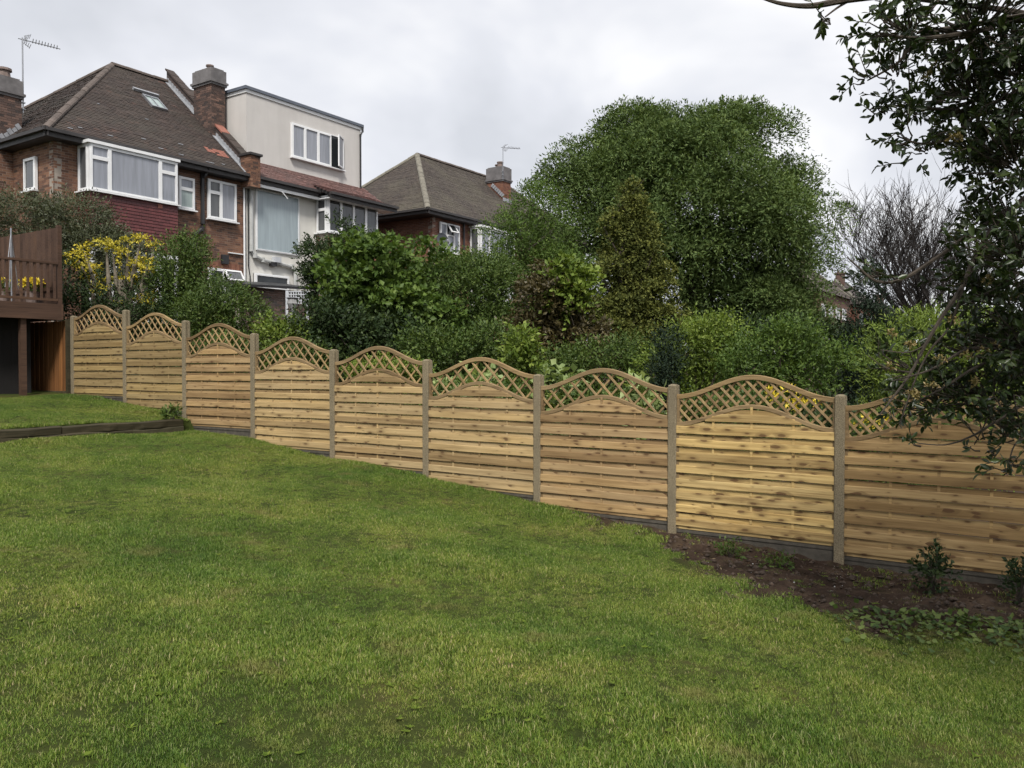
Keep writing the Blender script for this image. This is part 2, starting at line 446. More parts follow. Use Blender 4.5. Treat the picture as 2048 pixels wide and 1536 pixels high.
def soil_mask(u, v):
    """1 in the bare bed along the fence at the right, 0 on the lawn"""
    edge = np.interp(v, [-6, -1, 0.4, 1.4, 2.3, 3.3, 4.2, 6.3, 8.0, 9], [6.5, 6.9, 7.4, 7.05, 7.25, 8.10, 9.05, 9.62, 9.8, 9.8])
    w = 0.16 * np.sin(v * 5.1 + 2 * np.sin(u * 3.3)) + 0.12 * np.sin(v * 11.3 + 1 + u * 2) + 0.12 * np.sin(u * 9 + v * 4) + 0.07 * np.sin(u * 21 - v * 17)
    m_ = np.clip((u - edge - w) / 0.55 + 0.5, 0, 1)
    return np.where(u > 9.55, 1.0, m_)

def axis_coords(a, b, step, far):
    outer = []
    d, x = step, b
    while x < far:
        d *= 1.45; x += d; outer.append(x)
    lo = []
    d, x = step, a
    while x > -far:
        d *= 1.45; x -= d; lo.append(x)
    return np.array(lo[::-1] + list(np.arange(a, b + 1e-6, step)) + outer)
gu = axis_coords(-5, 13, 0.12, 420)
gv = np.sort(np.concatenate([axis_coords(-4, 26, 0.12, 420), [13.42, 13.46, 13.50]]))
UU, VV = np.meshgrid(gu, gv, indexing='ij')
Zg = H(UU, VV)
fine_n = rng.normal(0, 1, UU.shape)
sm = soil_mask(UU, VV)
Zg += np.where((np.abs(UU) < 12) & (np.abs(VV) < 20), fine_n * (0.004 + 0.016 * sm), 0)
nu, nv = len(gu), len(gv)
idx = np.arange(nu * nv).reshape(nu, nv)
F = np.stack([idx[:-1, :-1].ravel(), idx[1:, :-1].ravel(), idx[1:, 1:].ravel(), idx[:-1, 1:].ravel()], 1)
m, t, p = mat('lawn_ground')
ps = pos(t)
gr = ramp(t, noise(t, 1.1, 4, 0.6, ps), [(0.3, (0.026, 0.040, 0.009)), (0.55, (0.045, 0.056, 0.014)), (0.75, (0.085, 0.075, 0.026))])
gr = mixc(t, 0.5, gr, ramp(t, noise(t, 45, 3, 0.7, ps), [(0.3, (0.45, 0.45, 0.4)), (0.7, (1.3, 1.3, 1.1))]), 'MULTIPLY')
so = ramp(t, noise(t, 2.2, 5, 0.65, ps), [(0.28, (0.022, 0.015, 0.011)), (0.5, (0.05, 0.033, 0.024)), (0.72, (0.105, 0.074, 0.052))])
so = mixc(t, 0.6, so, ramp(t, noise(t, 38, 4, 0.7, ps), [(0.3, (0.4, 0.4, 0.4)), (0.7, (1.35, 1.3, 1.25))]), 'MULTIPLY')
sf = mth(t, 'ADD', attr(t), mth(t, 'MULTIPLY', mth(t, 'SUBTRACT', noise(t, 6, 4, 0.6, ps), 0.5), 0.9), True)
t.links.new(mixc(t, sf, gr, so), p.inputs['Base Color'])
p.inputs['Roughness'].default_value = 1.0; p.inputs['Specular IOR Level'].default_value = 0.1
bump(t, p, noise(t, 60, 4, 0.7, ps), 0.7, 0.02)
M['ground'] = m
ground = place('ground', raw_mesh('ground', np.stack([UU.ravel(), VV.ravel(), Zg.ravel()], 1), F, M['ground'], sm.ravel(), True))
tag(ground, 'sloping back garden lawn with bare earth bed along fence', kind='structure')

# ------------------------------------------------------------------ grass blades (stuff): tufts instanced on points
def tuft_mesh(name, nb, rad, hgt, wid, seed):
    r = np.random.default_rng(seed)
    V = []; F = []; A = []
    for i in range(nb):
        a = r.uniform(0, 2 * math.pi); q = rad * math.sqrt(r.uniform())
        b = np.array((q * math.cos(a), q * math.sin(a), 0))
        h = hgt * r.uniform(0.5, 1.15); w = wid * r.uniform(0.7, 1.3)
        la = r.uniform(0, 2 * math.pi); ln = r.uniform(0.25, 1.0) * h
        d = np.array((math.cos(la), math.sin(la), 0)); s = np.array((-d[1], d[0], 0))
        mid = b + d * ln * 0.35 + np.array((0, 0, h * 0.62)); tip = b + d * ln + np.array((0, 0, h))
        k = len(V)
        V += [b - s * w / 2, b + s * w / 2, mid + s * w * 0.4, mid - s * w * 0.4, tip]
        F += [(k, k + 1, k + 2, k + 3), (k + 3, k + 2, k + 4)]
        A += [r.uniform()] * 5
    return raw_mesh(name, np.array(V), F, M['grass'], A)
m, t, p = mat('grass_blade')
ps = pos(t)
c = ramp(t, attr(t), [(0.0, (0.045, 0.100, 0.009)), (0.40, (0.118, 0.194, 0.020)), (0.75, (0.200, 0.276, 0.040)), (0.94, (0.27, 0.31, 0.075)), (1.0, (0.45, 0.41, 0.20))])
n1 = noise(t, 0.55, 4, 0.6, ps); n2 = noise(t, 1.9, 3, 0.6, ps)
c = mixc(t, 0.9, c, ramp(t, n1, [(0.30, (0.50, 0.66, 0.6)), (0.5, (0.95, 0.95, 0.95)), (0.70, (1.42, 1.15, 1.4))]), 'MULTIPLY')
c = mixc(t, 0.7, c, ramp(t, noise(t, 4.5, 4, 0.65, ps), [(0.3, (0.55, 0.62, 0.6)), (0.5, (1, 1, 1)), (0.72, (1.3, 1.25, 1.3))]), 'MULTIPLY')
c = mixc(t, ramp(t, n2, [(0.58, (0, 0, 0)), (0.76, (0.7, 0.7, 0.7))]), c, (0.24, 0.20, 0.075))
t.links.new(c, p.inputs['Base Color']); p.inputs['Roughness'].default_value = 0.55; p.inputs['Specular IOR Level'].default_value = 0.3
tr = N(t, 'ShaderNodeBsdfTranslucent'); t.links.new(c, tr.inputs[0])
mx = N(t, 'ShaderNodeMixShader'); mx.inputs[0].default_value = 0.3
t.links.new(p.outputs[0], mx.inputs[1]); t.links.new(tr.outputs[0], mx.inputs[2]); t.links.new(mx.outputs[0], t.nodes['Material Output'].inputs[0])
M['grass'] = m

def scatter(name, P, rotz, tilt, scale, meshes, label, cat):
    """points + geometry nodes: one object that instances the given meshes"""
    me = raw_mesh(name, P, np.zeros((0, 4), int), M['grass'])
    for an, arr in (('rotz', rotz), ('tilt', tilt), ('scl', scale)):
        a = me.attributes.new(an, 'FLOAT', 'POINT'); a.data.foreach_set('value', arr.astype(np.float32))
    o = place(name, me)
    tag(o, label, cat, kind='stuff')
    pc = bpy.data.collections.new(name + '_tufts')
    for i, s in enumerate(meshes):
        pc.objects.link(bpy.data.objects.new('%s_tuft' % name, s))
    g = bpy.data.node_groups.new(name, 'GeometryNodeTree')
    g.interface.new_socket('Geometry', in_out='INPUT', socket_type='NodeSocketGeometry')
    g.interface.new_socket('Geometry', in_out='OUTPUT', socket_type='NodeSocketGeometry')
    gi = g.nodes.new('NodeGroupInput'); go = g.nodes.new('NodeGroupOutput')
    m2p = g.nodes.new('GeometryNodeMeshToPoints'); iop = g.nodes.new('GeometryNodeInstanceOnPoints')
    ci = g.nodes.new('GeometryNodeCollectionInfo'); ci.inputs[0].default_value = pc
    ci.inputs['Separate Children'].default_value = True; ci.inputs['Reset Children'].default_value = True
    iop.inputs['Pick Instance'].default_value = True
    def na(n):
        x = g.nodes.new('GeometryNodeInputNamedAttribute'); x.data_type = 'FLOAT'; x.inputs[0].default_value = n
        return x.outputs[0]
    cx = g.nodes.new('ShaderNodeCombineXYZ')
    g.links.new(na('tilt'), cx.inputs[0]); g.links.new(na('rotz'), cx.inputs[2])
    g.links.new(gi.outputs[0], m2p.inputs[0]); g.links.new(m2p.outputs[0], iop.inputs['Points'])
    g.links.new(ci.outputs[0], iop.inputs['Instance']); g.links.new(cx.outputs[0], iop.inputs['Rotation'])
    g.links.new(na('scl'), iop.inputs['Scale']); g.links.new(iop.outputs[0], go.inputs[0])
    md = o.modifiers.new('scatter', 'NODES'); md.node_group = g
    return o

def lawn_points():
    n = 150000
    Y = 1.5 + 17.0 * rng.uniform(0, 1, n) ** 0.62
    X = Y * rng.uniform(-0.72, 0.72, n)
    c_, s_ = math.cos(YAW), math.sin(YAW)
    u = c_ * Y + s_ * X; v = s_ * Y - c_ * X
    # keep the density roughly as needed: denser near, thinner far
    keep = (u < 9.38) & (v < 17.5) & (u > -6) & ~((v > 13.28) & (v < 13.50))
    s = soil_mask(u, v)
    keep &= rng.uniform(0, 1, n) > np.minimum(s * 1.04, 0.975)
    return u[keep], v[keep], Y[keep]
gu_, gv_, gY = lawn_points()
clump = np.sin(gu_ * 2.1 + 1.3 * np.sin(gv_ * 1.7)) + np.sin(gv_ * 2.9 + gu_ * 1.1) + 0.7 * np.sin(gu_ * 6.1 - gv_ * 5.2)
near_fence = np.clip((gu_ - 8.7) / 0.7, 0, 1)
gs = (0.74 + 0.17 * clump + rng.uniform(-0.15, 0.25, len(gu_)) + 0.75 * near_fence * rng.uniform(0.2, 1.0, len(gu_)))
gs += np.where(np.abs(gv_ - 13.15) < 0.2, 0.5, 0) + np.where((gv_ > 13.5) & (gv_ < 13.62), 0.6, 0)
gs = np.maximum(gs, 0.6)
tufts = [tuft_mesh('tuft', 38, 0.06, 0.029, 0.0036, 100 + i) for i in range(6)]
scatter('grass', np.stack([gu_, gv_, H(gu_, gv_) - 0.004], 1), rng.uniform(0, 6.28, len(gu_)), rng.normal(0, 0.12, len(gu_)), gs, tufts,
        'short patchy green lawn grass sloping across the garden', 'grass')

# ------------------------------------------------------------------ fence
PANEL_TOP = [2.74, 2.51, 2.25, 1.972, 1.788, 1.605, 1.452, 1.376, 1.286]      # level of each panel's shoulder
POST_TOP = [2.79, 2.84, 2.57, 2.29, 1.99, 1.82, 1.61, 1.50, 1.41, 1.33]
ORD = ['first', 'second', 'third', 'fourth', 'fifth', 'sixth', 'seventh', 'eighth', 'ninth', 'tenth']
POST_W = 0.105
def fence_post(k):
    v = POST_V[k]
    z0 = float(H(9.4, v)) - 0.25; z1 = POST_TOP[k]
    lab = 'aggregate concrete fence post, %s counting from the brown deck' % ORD[k]
    mb = MB().frame((FU, v, 0), (0, 1, 0), (-1, 0, 0))
    w = POST_W / 2
    # H section: front flange, web, back flange, bevelled front, weathered top
    prof = [(-w, -0.055), (-w, -0.020), (-w + 0.022, -0.016), (-w + 0.022, 0.016), (-w, 0.020), (-w, 0.048), (-w + 0.008, 0.055),
            (w - 0.008, 0.055), (w, 0.048), (w, 0.020), (w - 0.022, 0.016), (w - 0.022, -0.016), (w, -0.020), (w, -0.055)]
    n = len(prof)
    pts = [(a, b, z0) for a, b in prof] + [(a, b, z1 - 0.02) for a, b in prof] + [(a * 0.45, b * 0.45, z1) for a, b in prof]
    fc = [tuple(range(n))] + [(i, (i + 1) % n, (i + 1) % n + n, i + n) for i in range(n)]
    fc += [(i + n, (i + 1) % n + n, (i + 1) % n + 2 * n, i + 2 * n) for i in range(n)] + [tuple(range(3 * n - 1, 2 * n - 1, -1))]
    mb.add(pts, fc)
    o = mb.build('fence_post', M['post'])
    tag(o, lab, 'fence post', 'concrete fence posts')
for k in range(10): fence_post(k)

def board_obj(name, prof_fn, y0, y1, mt, parent, nseg=6, wob=0.0):
    """strip running along Y whose cross-section at y is prof_fn(y): list of (x,z)"""
    ys = np.linspace(y0, y1, nseg + 1)
    V = []
    for y in ys:
        pr = prof_fn(y)
        V += [(x, y, z) for x, z in pr]
    k = len(pr)
    F = []
    for i in range(nseg):
        for j in range(k):
            F.append((i * k + j, i * k + (j + 1) % k, (i + 1) * k + (j + 1) % k, (i + 1) * k + j))
    F.append(tuple(range(k - 1, -1, -1))); F.append(tuple(nseg * k + j for j in range(k)))
    me = raw_mesh(name, np.array(V), [f[::-1] for f in F], mt)
    return place(name, me, parent)

def fence_panel(k):
    va, vb = POST_V[k], POST_V[k + 1]           # va further from the camera
    zc = PANEL_TOP[k]
    dense = k >= 7
    Hh = 1.615
    W = va - vb - 0.075
    lab = 'wave-topped slatted panel with %s trellis, %s counting from the brown deck' % ('fine' if dense else 'wide', ORD[k])
    root = empty('trellis_fence', (FU, (va + vb) / 2, zc - Hh), lab, 'fence', 'wave-topped timber fence panels')
    root.rotation_euler = (random.uniform(-0.003, 0.003), 0, 0)
    bm = [M['board_olive'], M['board_olive'], M['board_brown'], M['board'], M['board'], M['board'], M['board_brown'], M['board_gold'], M['board_knotty']][k]
    rnd_ = random.Random(40 + k)
    h = W / 2
    top = lambda y: Hh - 0.0 + 0.24 * (0.5 + 0.5 * math.cos(2 * math.pi * y / W))
    low = lambda y: Hh - 0.335 + 0.235 * (0.5 + 0.5 * math.cos(2 * math.pi * y / W))
    # stiles
    for s in (-1, 1):
        mb = MB(); mb.o = Vector(root.location)
        mb.ax = (Vector((1, 0, 0)), Vector((0, 1, 0)), Vector((0, 0, 1)))
        a, b = (-h, -h + 0.042) if s < 0 else (h - 0.042, h)
        mb.box(-0.022, 0.022, a, b, 0.0, Hh - 0.004)
        mb.build('stile', M['rail'], root)
    # wavy rails
    for nm, fn, th, dx in (('top_rail', top, 0.054, 0.026), ('arched_rail', low, 0.046, 0.0275)):
        board_obj(nm, lambda y, fn=fn, th=th, dx=dx: [(-dx, fn(y) - th), (dx, fn(y) - th), (dx, fn(y) - 0.006), (dx - 0.008, fn(y)), (-dx + 0.008, fn(y)), (-dx, fn(y) - 0.006)],
                  -h + 0.0005, h - 0.0005, M['rail'], root, 28)
    # bottom rail
    board_obj('bottom_rail', lambda y: [(-0.026, 0.0), (0.02, 0.0), (0.02, 0.036), (-0.026, 0.036)], -h + 0.043, h - 0.043, bm, root, 1)
    # slats: back layer fills, front layer proud of it
    pitch = 0.158
    y0, y1 = -h + 0.001, h - 0.001
    z = 0.040
    i = 0
    while z < Hh - 0.335 + 0.235 - 0.06:
        fh = 0.092
        for layer in (0, 1):
            if layer == 0: za, zb, xf = z, z + fh, -0.035
            else: za, zb, xf = z + 0.078, z + pitch - 0.011, -0.0165
            if layer == 1 and za > Hh - 0.335 + 0.235 - 0.05: continue
            lim = lambda y: low(y) - 0.040
            # span of y in which the board is below the arched rail
            ys = np.linspace(y0, y1, 121)
            okm = np.array([lim(y) > za + 0.012 for y in ys])
            if not okm.any(): continue
            ya, yb = ys[okm][0], ys[okm][-1]
            o1, o2 = rnd_.uniform(-0.004, 0.004), rnd_.uniform(-0.004, 0.004)
            bow = rnd_.uniform(-0.003, 0.003); ph = rnd_.uniform(0, 6)
            full = all(okm) and lim(y0) > zb and lim(0) > zb
            tk = 0.006 if layer == 0 else 0.010
            cup = rnd_.uniform(0.001, 0.004)
            def prof(y, za=za, zb=zb, xf=xf, o1=o1, o2=o2, bow=bow, ph=ph, cup=cup, tk=tk):
                tt = (y + h) / (2 * h)
                dz = o1 * (1 - tt) + o2 * tt + 0.0022 * math.sin(4.5 * y + ph)
                x = xf - bow * math.sin(math.pi * tt * 2 + ph) * 0.5
                a = za + dz; b = min(zb + dz, max(low(y) - 0.040, a + 0.008))
                q = (b - a)
                return [(x - 0.004, a), (x + tk, a), (x + tk, b), (x, b), (x - cup * 0.5 - 0.002, a + q * 0.9), (x - cup * 0.6 - 0.004, a + q * 0.05)]
            board_obj('slat', prof, ya, yb, bm, root, 8 if full else 16)
        z += pitch; i += 1
    # upright battens between the layers
    for ty in (-0.25, 0.0, 0.25):
        mb = MB(); mb.o = Vector(root.location); mb.ax = (Vector((1, 0, 0)), Vector((0, 1, 0)), Vector((0, 0, 1)))
        y = ty * W + rnd_.uniform(-0.006, 0.006)
        mb.box(-0.0288, -0.016, y - 0.014, y + 0.014, 0.038, low(y) - 0.03)
        mb.build('batten', bm, root)
    # trellis laths, two layers crossing
    sp = 0.128 if dense else (0.188 if k < 4 else 0.212)
    lw = 0.0105 if k < 4 else 0.012
    ang = R(46)
    for sgn, x0 in ((1, -0.014), (-1, 0.004)):
        c = -1.6
        while c < 1.6:
            pts = []
            for s_ in np.linspace(-2.2, 2.2, 881):
                y = c + sgn * s_ * math.cos(ang); zq = Hh - 0.1 + s_ * math.sin(ang)
                if -h + 0.03 < y < h - 0.03 and low(y) - 0.012 < zq < top(y) - 0.03: pts.append((y, zq))
            if len(pts) > 12:
                (ya, za), (yb, zb) = pts[0], pts[-1]
                dy, dz = yb - ya, zb - za; ln = math.hypot(dy, dz); ny, nz_ = -dz / ln * lw, dy / ln * lw
                P = []
                for x in (x0, x0 + 0.0165):
                    P += [(x, ya + ny, za + nz_), (x, yb + ny, zb + nz_), (x, yb - ny, zb - nz_), (x, ya - ny, za - nz_)]
                Fq = [(0, 3, 2, 1), (4, 5, 6, 7), (0, 1, 5, 4), (1, 2, 6, 5), (2, 3, 7, 6), (3, 0, 4, 7)]
                place('lath', raw_mesh('lath', np.array(P), Fq, M['lath']), root)
            c += sp
    # concrete gravel board beneath
    zg = float(min(H(9.4, va), H(9.4, vb)))
    gb = MB().frame((FU, (va + vb) / 2, 0), (0, 1, 0), (-1, 0, 0))
    gb.box(-h, h, -0.018, 0.010, zg - 0.1, zc - Hh - 0.004)
    gb.box(-h, h, 0.0105, 0.020, zc - Hh - 0.045, zc - Hh - 0.006)
    o = gb.build('gravel_board', M['gravelboard'])
    tag(o, 'grey concrete gravel board under the %s fence panel counting from the deck' % ORD[k], 'gravel board', 'concrete gravel boards')
for k in range(9): fence_panel(k)

# ------------------------------------------------------------------ houses: shared builders
UAX, VAX = (1, 0, 0), (0, 1, 0)
def brick_wall(parent, o, r, n, W, Hh, openings, bm, z_from=0.0, name='wall', course=0.075, depth=0.24):
    """solid wall with openings (x0,x1,z0,z1) and real bricks proud of the mortar"""
    core = MB().frame(o, r, n)
    xs = sorted({0.0, W, *[a for q in openings for a in (max(0, q[0]), min(W, q[1]))]})
    zs = sorted({0.0, Hh, *[a for q in openings for a in (max(0, q[2]), min(Hh, q[3]))]})
    for i in range(len(xs) - 1):
        for j in range(len(zs) - 1):
            cx, cz = (xs[i] + xs[i + 1]) / 2, (zs[j] + zs[j + 1]) / 2
            if any(q[0] < cx < q[1] and q[2] < cz < q[3] for q in openings): continue
            core.box(xs[i], xs[i + 1], -depth, -0.006, zs[j], zs[j + 1])
    w = core.build(name, M['mortar'] if bm is not None else M['render_white'], parent)
    if bm is None: return w
    bk = MB().frame(o, r, n)
    row = 0
    z = z_from
    while z + 0.065 <= Hh + 0.01:
        free = [(0.0, W)]
        for q in openings:
            if q[2] < z + 0.065 - 0.012 and q[3] > z + 0.012:
                nf = []
                for a, b in free:
                    if q[1] <= a or q[0] >= b: nf.append((a, b)); continue
                    if q[0] > a: nf.append((a, q[0]))
                    if q[1] < b: nf.append((q[1], b))
                free = nf
        off = 0.1125 if row % 2 else 0.0
        for a, b in free:
            x = math.floor(a / 0.225) * 0.225 - off
            while x < b:
                xa, xb = max(a, x), min(b, x + 0.215)
                if xb - xa > 0.03:
                    y1 = 0.0 + random.uniform(-0.0015, 0.002)
                    z1 = min(z + 0.065, Hh)
                    p = [(xa, -0.02, z), (xb, -0.02, z), (xb, y1, z), (xa, y1, z), (xa, -0.02, z1), (xb, -0.02, z1), (xb, y1, z1), (xa, y1, z1)]
                    bk.add(p, [(0, 3, 2, 1), (4, 5, 6, 7), (1, 2, 6, 5), (2, 3, 7, 6), (3, 0, 4, 7)])
                x += 0.225
        z += course; row += 1
    return_b = bk.build('brickwork', bm, parent, kind='stuff')
    return w

def in_poly(a, b, poly):
    c = False
    n = len(poly)
    for i in range(n):
        (x1, y1), (x2, y2) = poly[i], poly[(i + 1) % n]
        if (y1 > b) != (y2 > b) and a < (x2 - x1) * (b - y1) / (y2 - y1) + x1: c = not c
    return c

def roof_slope(parent, o, e, s, poly, tm, gauge=0.115, wid=0.17, thick=0.5, name='roof_slope', extra=None):
    """o eave corner, e along the eave, s up the slope; poly in (e,s) metres"""
    e = Vector(e).normalized(); s = Vector(s).normalized(); n = e.cross(s).normalized()
    if n.z < 0: n = -n
    base = MB().frame(o, e, n, s)
    base.prism(poly, -0.12, 0.0)
    ro = base.build(name, M['gutter'], parent)
    tl = MB().frame(o, e, n, s)
    bmax = max(q[1] for q in poly); amin = min(q[0] for q in poly); amax = max(q[0] for q in poly)
    row = 0
    b = 0.0
    while b < bmax:
        a = amin - (wid / 2 if row % 2 else 0)
        sagr = random.uniform(-0.004, 0.004)
        while a < amax:
            if in_poly(a + wid / 2, b + gauge / 2, poly):
                lift = 0.020 + random.uniform(-0.004, 0.006) + sagr; b0 = b - 0.03 + random.uniform(-0.006, 0.006); b1 = b + gauge
                a0, a1 = a + 0.003, a + wid - 0.003
                tl.add([(a0, lift, b0), (a1, lift + random.uniform(-0.004, 0.004), b0), (a1, 0.006, b1), (a0, 0.006, b1), (a0, 0.0, b0), (a1, 0.0, b0)],
                       [(0, 1, 2, 3), (4, 5, 1, 0), (0, 3, 4), (1, 5, 2)])
            a += wid
        b += gauge; row += 1
    to = tl.build('roof_tiles', tm, parent, kind='stuff')
    return ro

def half_round(parent, p0, p1, rad, mt, name='ridge_tile', step=0.45):
    """line of overlapping half-round tiles between two points, each a piece"""
    p0, p1 = Vector(p0), Vector(p1)
    L = (p1 - p0).length; n = max(1, int(L / step)); d = (p1 - p0).normalized()
    side = d.cross(Vector((0, 0, 1))).normalized(); up = side.cross(d).normalized()
    for i in range(n):
        a = p0 + d * (L * i / n - 0.02); b = p0 + d * (L * (i + 1) / n + 0.01)
        mb = MB().frame((0, 0, 0), (1, 0, 0), (0, 1, 0), (0, 0, 1))
        k = 7; pts = []
        jz = random.uniform(-0.008, 0.008)
        for q, rr in ((a, rad * 1.06), (b, rad)):
            for j in range(k):
                th = math.pi * (j / (k - 1)) * 1.1 - 0.05 * math.pi
                pts.append(tuple(q + side * math.cos(th) * rr + up * (math.sin(th) * rr * 0.8 - 0.02 + jz)))
        f = [(j, j + 1, j + 1 + k, j + k) for j in range(k - 1)] + [tuple(range(k))[::-1], tuple(range(k, 2 * k))]
        mb.add(pts, f); mb.build(name, mt, parent)

def window(parent, o, r, n, W, Hh, cells, sill=True, fd=0.05, sash=0.055, label=None, name='window'):
    """cells: (x0,x1,z0,z1,pane_material,open_angle,hinge)"""
    fr = MB().frame(o, r, n)
    fr.box(0, 0.03, -0.03, fd, 0, Hh); fr.box(W - 0.03, W, -0.03, fd, 0, Hh)
    fr.box(0.0305, W - 0.0305, -0.03, fd, 0, 0.03); fr.box(0.0305, W - 0.0305, -0.03, fd, Hh - 0.03, Hh)
    panes = []
    for c in cells:
        x0, x1, z0, z1, pm = c[:5]
        ang = c[5] if len(c) > 5 else 0
        hinge = c[6] if len(c) > 6 else 'top'
        x0 = max(x0, 0.031); x1 = min(x1, W - 0.031); z0 = max(z0, 0.031); z1 = min(z1, Hh - 0.031)
        O = Vector(o); Rr = Vector(r).normalized(); Nn = Vector(n).normalized(); Z = Vector((0, 0, 1))
        if not ang:
            sx0, sx1, sz0, sz1, oo, rr, nn_, uu, y0, y1 = x0, x1, z0, z1, O, Rr, Nn, Z, -0.02, fd + 0.012
        elif hinge == 'top':
            oo = O + Rr * x0 + Z * z1 + Nn * (fd + 0.014); uu = -(Z * -math.cos(ang) + Nn * -math.sin(ang)) ; uu = Z * math.cos(ang) - Nn * math.sin(ang)
            nn_ = Nn * math.cos(ang) + Z * math.sin(ang)
            rr = Rr; sx0, sx1, sz0, sz1, y0, y1 = 0, x1 - x0, -(z1 - z0), 0, -0.02, 0.03
            fr.frame(o, r, n); fr.box(x0, x1, -0.02, 0.0, z1 - 0.04, z1 - 0.001)
            bk = MB().frame(o, r, n); bk.box(x0, x1, -0.03, -0.021, z0, z1); panes.append((bk, M['pane_dark']))
        else:
            oo = O + Rr * x1 + Z * z0 + Nn * (fd + 0.014)
            rr = Rr * math.cos(ang) - Nn * math.sin(ang); nn_ = Nn * math.cos(ang) + Rr * math.sin(ang); uu = Z
            sx0, sx1, sz0, sz1, y0, y1 = -(x1 - x0), 0, 0, z1 - z0, -0.02, 0.03
            bk = MB().frame(o, r, n); bk.box(x0, x1, -0.03, -0.021, z0, z1); panes.append((bk, M['pane_dark']))
        fr.o, fr.ax = Vector(oo), (rr, nn_, uu)
        s = sash
        fr.box(sx0, sx0 + s, y0, y1, sz0, sz1); fr.box(sx1 - s, sx1, y0, y1, sz0, sz1)
        fr.box(sx0 + s, sx1 - s, y0, y1, sz0, sz0 + s); fr.box(sx0 + s, sx1 - s, y0, y1, sz1 - s, sz1)
        g = MB(); g.o, g.ax = Vector(oo), (rr, nn_, uu)
        g.box(sx0 + s, sx1 - s, (y0 + y1) / 2 - 0.012, (y0 + y1) / 2, sz0 + s, sz1 - s)
        panes.append((g, pm))
    w = fr.build(name, M['white'], parent, label)
    for g, pm in panes: g.build('pane', pm, w)
    if sill:
        sb = MB().frame(o, r, n); sb.box(-0.05, W + 0.05, -0.02, fd + 0.09, -0.045, -0.002)
        sb.build('sill', M['white'], w)
    return w

def chimney(parent, u0, u1, v0, v1, z0, z1, bm, cap_from, pots, capmat, name='chimney', corbel=True):
    root_w = MB()
    root_w.frame((0, 0, 0), (1, 0, 0), (0, 1, 0)); root_w.box(u0 + 0.01, u1 - 0.01, v0 + 0.01, v1 - 0.01, z0, z1)
    c = root_w.build(name, M['mortar'], parent)
    bk = MB()
    for (o, r, n, W) in (((u0, v0, z0), (1, 0, 0), (0, -1, 0), u1 - u0), ((u0, v0, z0), (0, 1, 0), (-1, 0, 0), v1 - v0),
                         ((u1, v0, z0), (0, 1, 0), (1, 0, 0), v1 - v0)):
        bk.frame(o, r, n)
        z, row = 0.0, 0
        while z < cap_from - z0 - 0.02:
            x = -0.1125 if row % 2 else 0.0
            while x < W:
                xa, xb = max(0, x), min(W, x + 0.215)
                if xb - xa > 0.03: bk.box(xa, xb, -0.02, random.uniform(0.0, 0.004), z, z + 0.065)
                x += 0.225
            z += 0.075; row += 1
    bk.build('brickwork', bm, c, kind='stuff')
    cp = MB().frame((0, 0, 0), (1, 0, 0), (0, 1, 0))
    if corbel:
        cp.box(u0 - 0.05, u1 + 0.05, v0 - 0.05, v1 + 0.05, cap_from - 0.16, cap_from - 0.08)
        cp.box(u0 - 0.09, u1 + 0.09, v0 - 0.09, v1 + 0.09, cap_from - 0.079, cap_from)
    cp.box(u0 - 0.035, u1 + 0.035, v0 - 0.035, v1 + 0.035, cap_from + 0.001, z1)
    cp.box(u0 + 0.03, u1 - 0.03, v0 + 0.03, v1 - 0.03, z1 + 0.001, z1 + 0.06)
    cp.build('chimney_cap', capmat, c)
    for (pu, pv, hgt, rad) in pots:
        pb = MB(); pb.frame((0, 0, 0), (1, 0, 0), (0, 1, 0))
        b = z1 + 0.05
        pb.tube([(pu, pv, b), (pu, pv, b + hgt * 0.75), (pu, pv, b + hgt * 0.78), (pu, pv, b + hgt)], [rad, rad * 0.85, rad * 1.15, rad * 1.12], 10)
        pb.build('chimney_pot', M['pot'], c)
    return c

def gutter_run(parent, p0, p1, out, name='gutter'):
    g = MB(); p0, p1 = Vector(p0), Vector(p1)
    d = (p1 - p0); L = d.length
    g.frame(p0, d, out)
    g.prism([(0, 0), (L, 0), (L, 0.10), (0, 0.10)], 0.0, 0.11)
    g.box(0, L, -0.03, -0.002, -0.14, 0.10)
    return g.build(name, M['gutter'], parent)
def pipe(parent, pts, rad, mt, name='downpipe', n=8):
    mb = MB().frame((0, 0, 0), (1, 0, 0), (0, 1, 0)); mb.tube(pts, rad, n)
    for q in pts[1:-1]:
        mb.tube([Vector(q) - Vector((0, 0, rad * 1.2)), Vector(q) + Vector((0, 0, rad * 1.2))], rad * 1.18, n)
    return mb.build(name, mt, parent, smooth=False)

PITCH = 0.869
# ---------------------------------------------------------------- house A (brown brick, bay window, hipped roof)
EA = 8.56                 # eave level
A = empty('semi_detached_house', (12.97, 25.0, 2.6), 'brown brick house with dark hipped tile roof and maroon tile-hung bay', 'house', 'semi-detached pair')
ZB = 2.4
W2 = (18.19 - 12.97, 19.37 - 12.97, 6.86 - ZB, 8.22 - ZB)
W1 = (17.05 - 12.97, 17.66 - 12.97, 7.02 - ZB, 8.10 - ZB)
WG = (18.2 - 12.97, 19.55 - 12.97, 3.9 - ZB, 5.16 - ZB)
bay_open = (13.75 - 12.97, 16.5 - 12.97, 3.2 - ZB, 8.4 - ZB)
brick_wall(A, (12.97, 25.0, ZB), (1, 0, 0), (0, -1, 0), 6.83, EA + 0.12 - ZB, [W2, W1, WG, bay_open], M['brickA'])
SW = (25.87 - 25.0, 26.57 - 25.0, 7.02 - ZB, 8.01 - ZB)
brick_wall(A, (12.97, 25.0, ZB), (0, 1, 0), (-1, 0, 0), 9.2, EA + 0.12 - ZB, [SW], M['brickA'], name='side_wall')
far = MB().frame((0, 0, 0), (1, 0, 0), (0, 1, 0)); far.box(13.25, 19.75, 34.0, 34.2, ZB, EA); far.build('front_wall', M['mortar'], A)
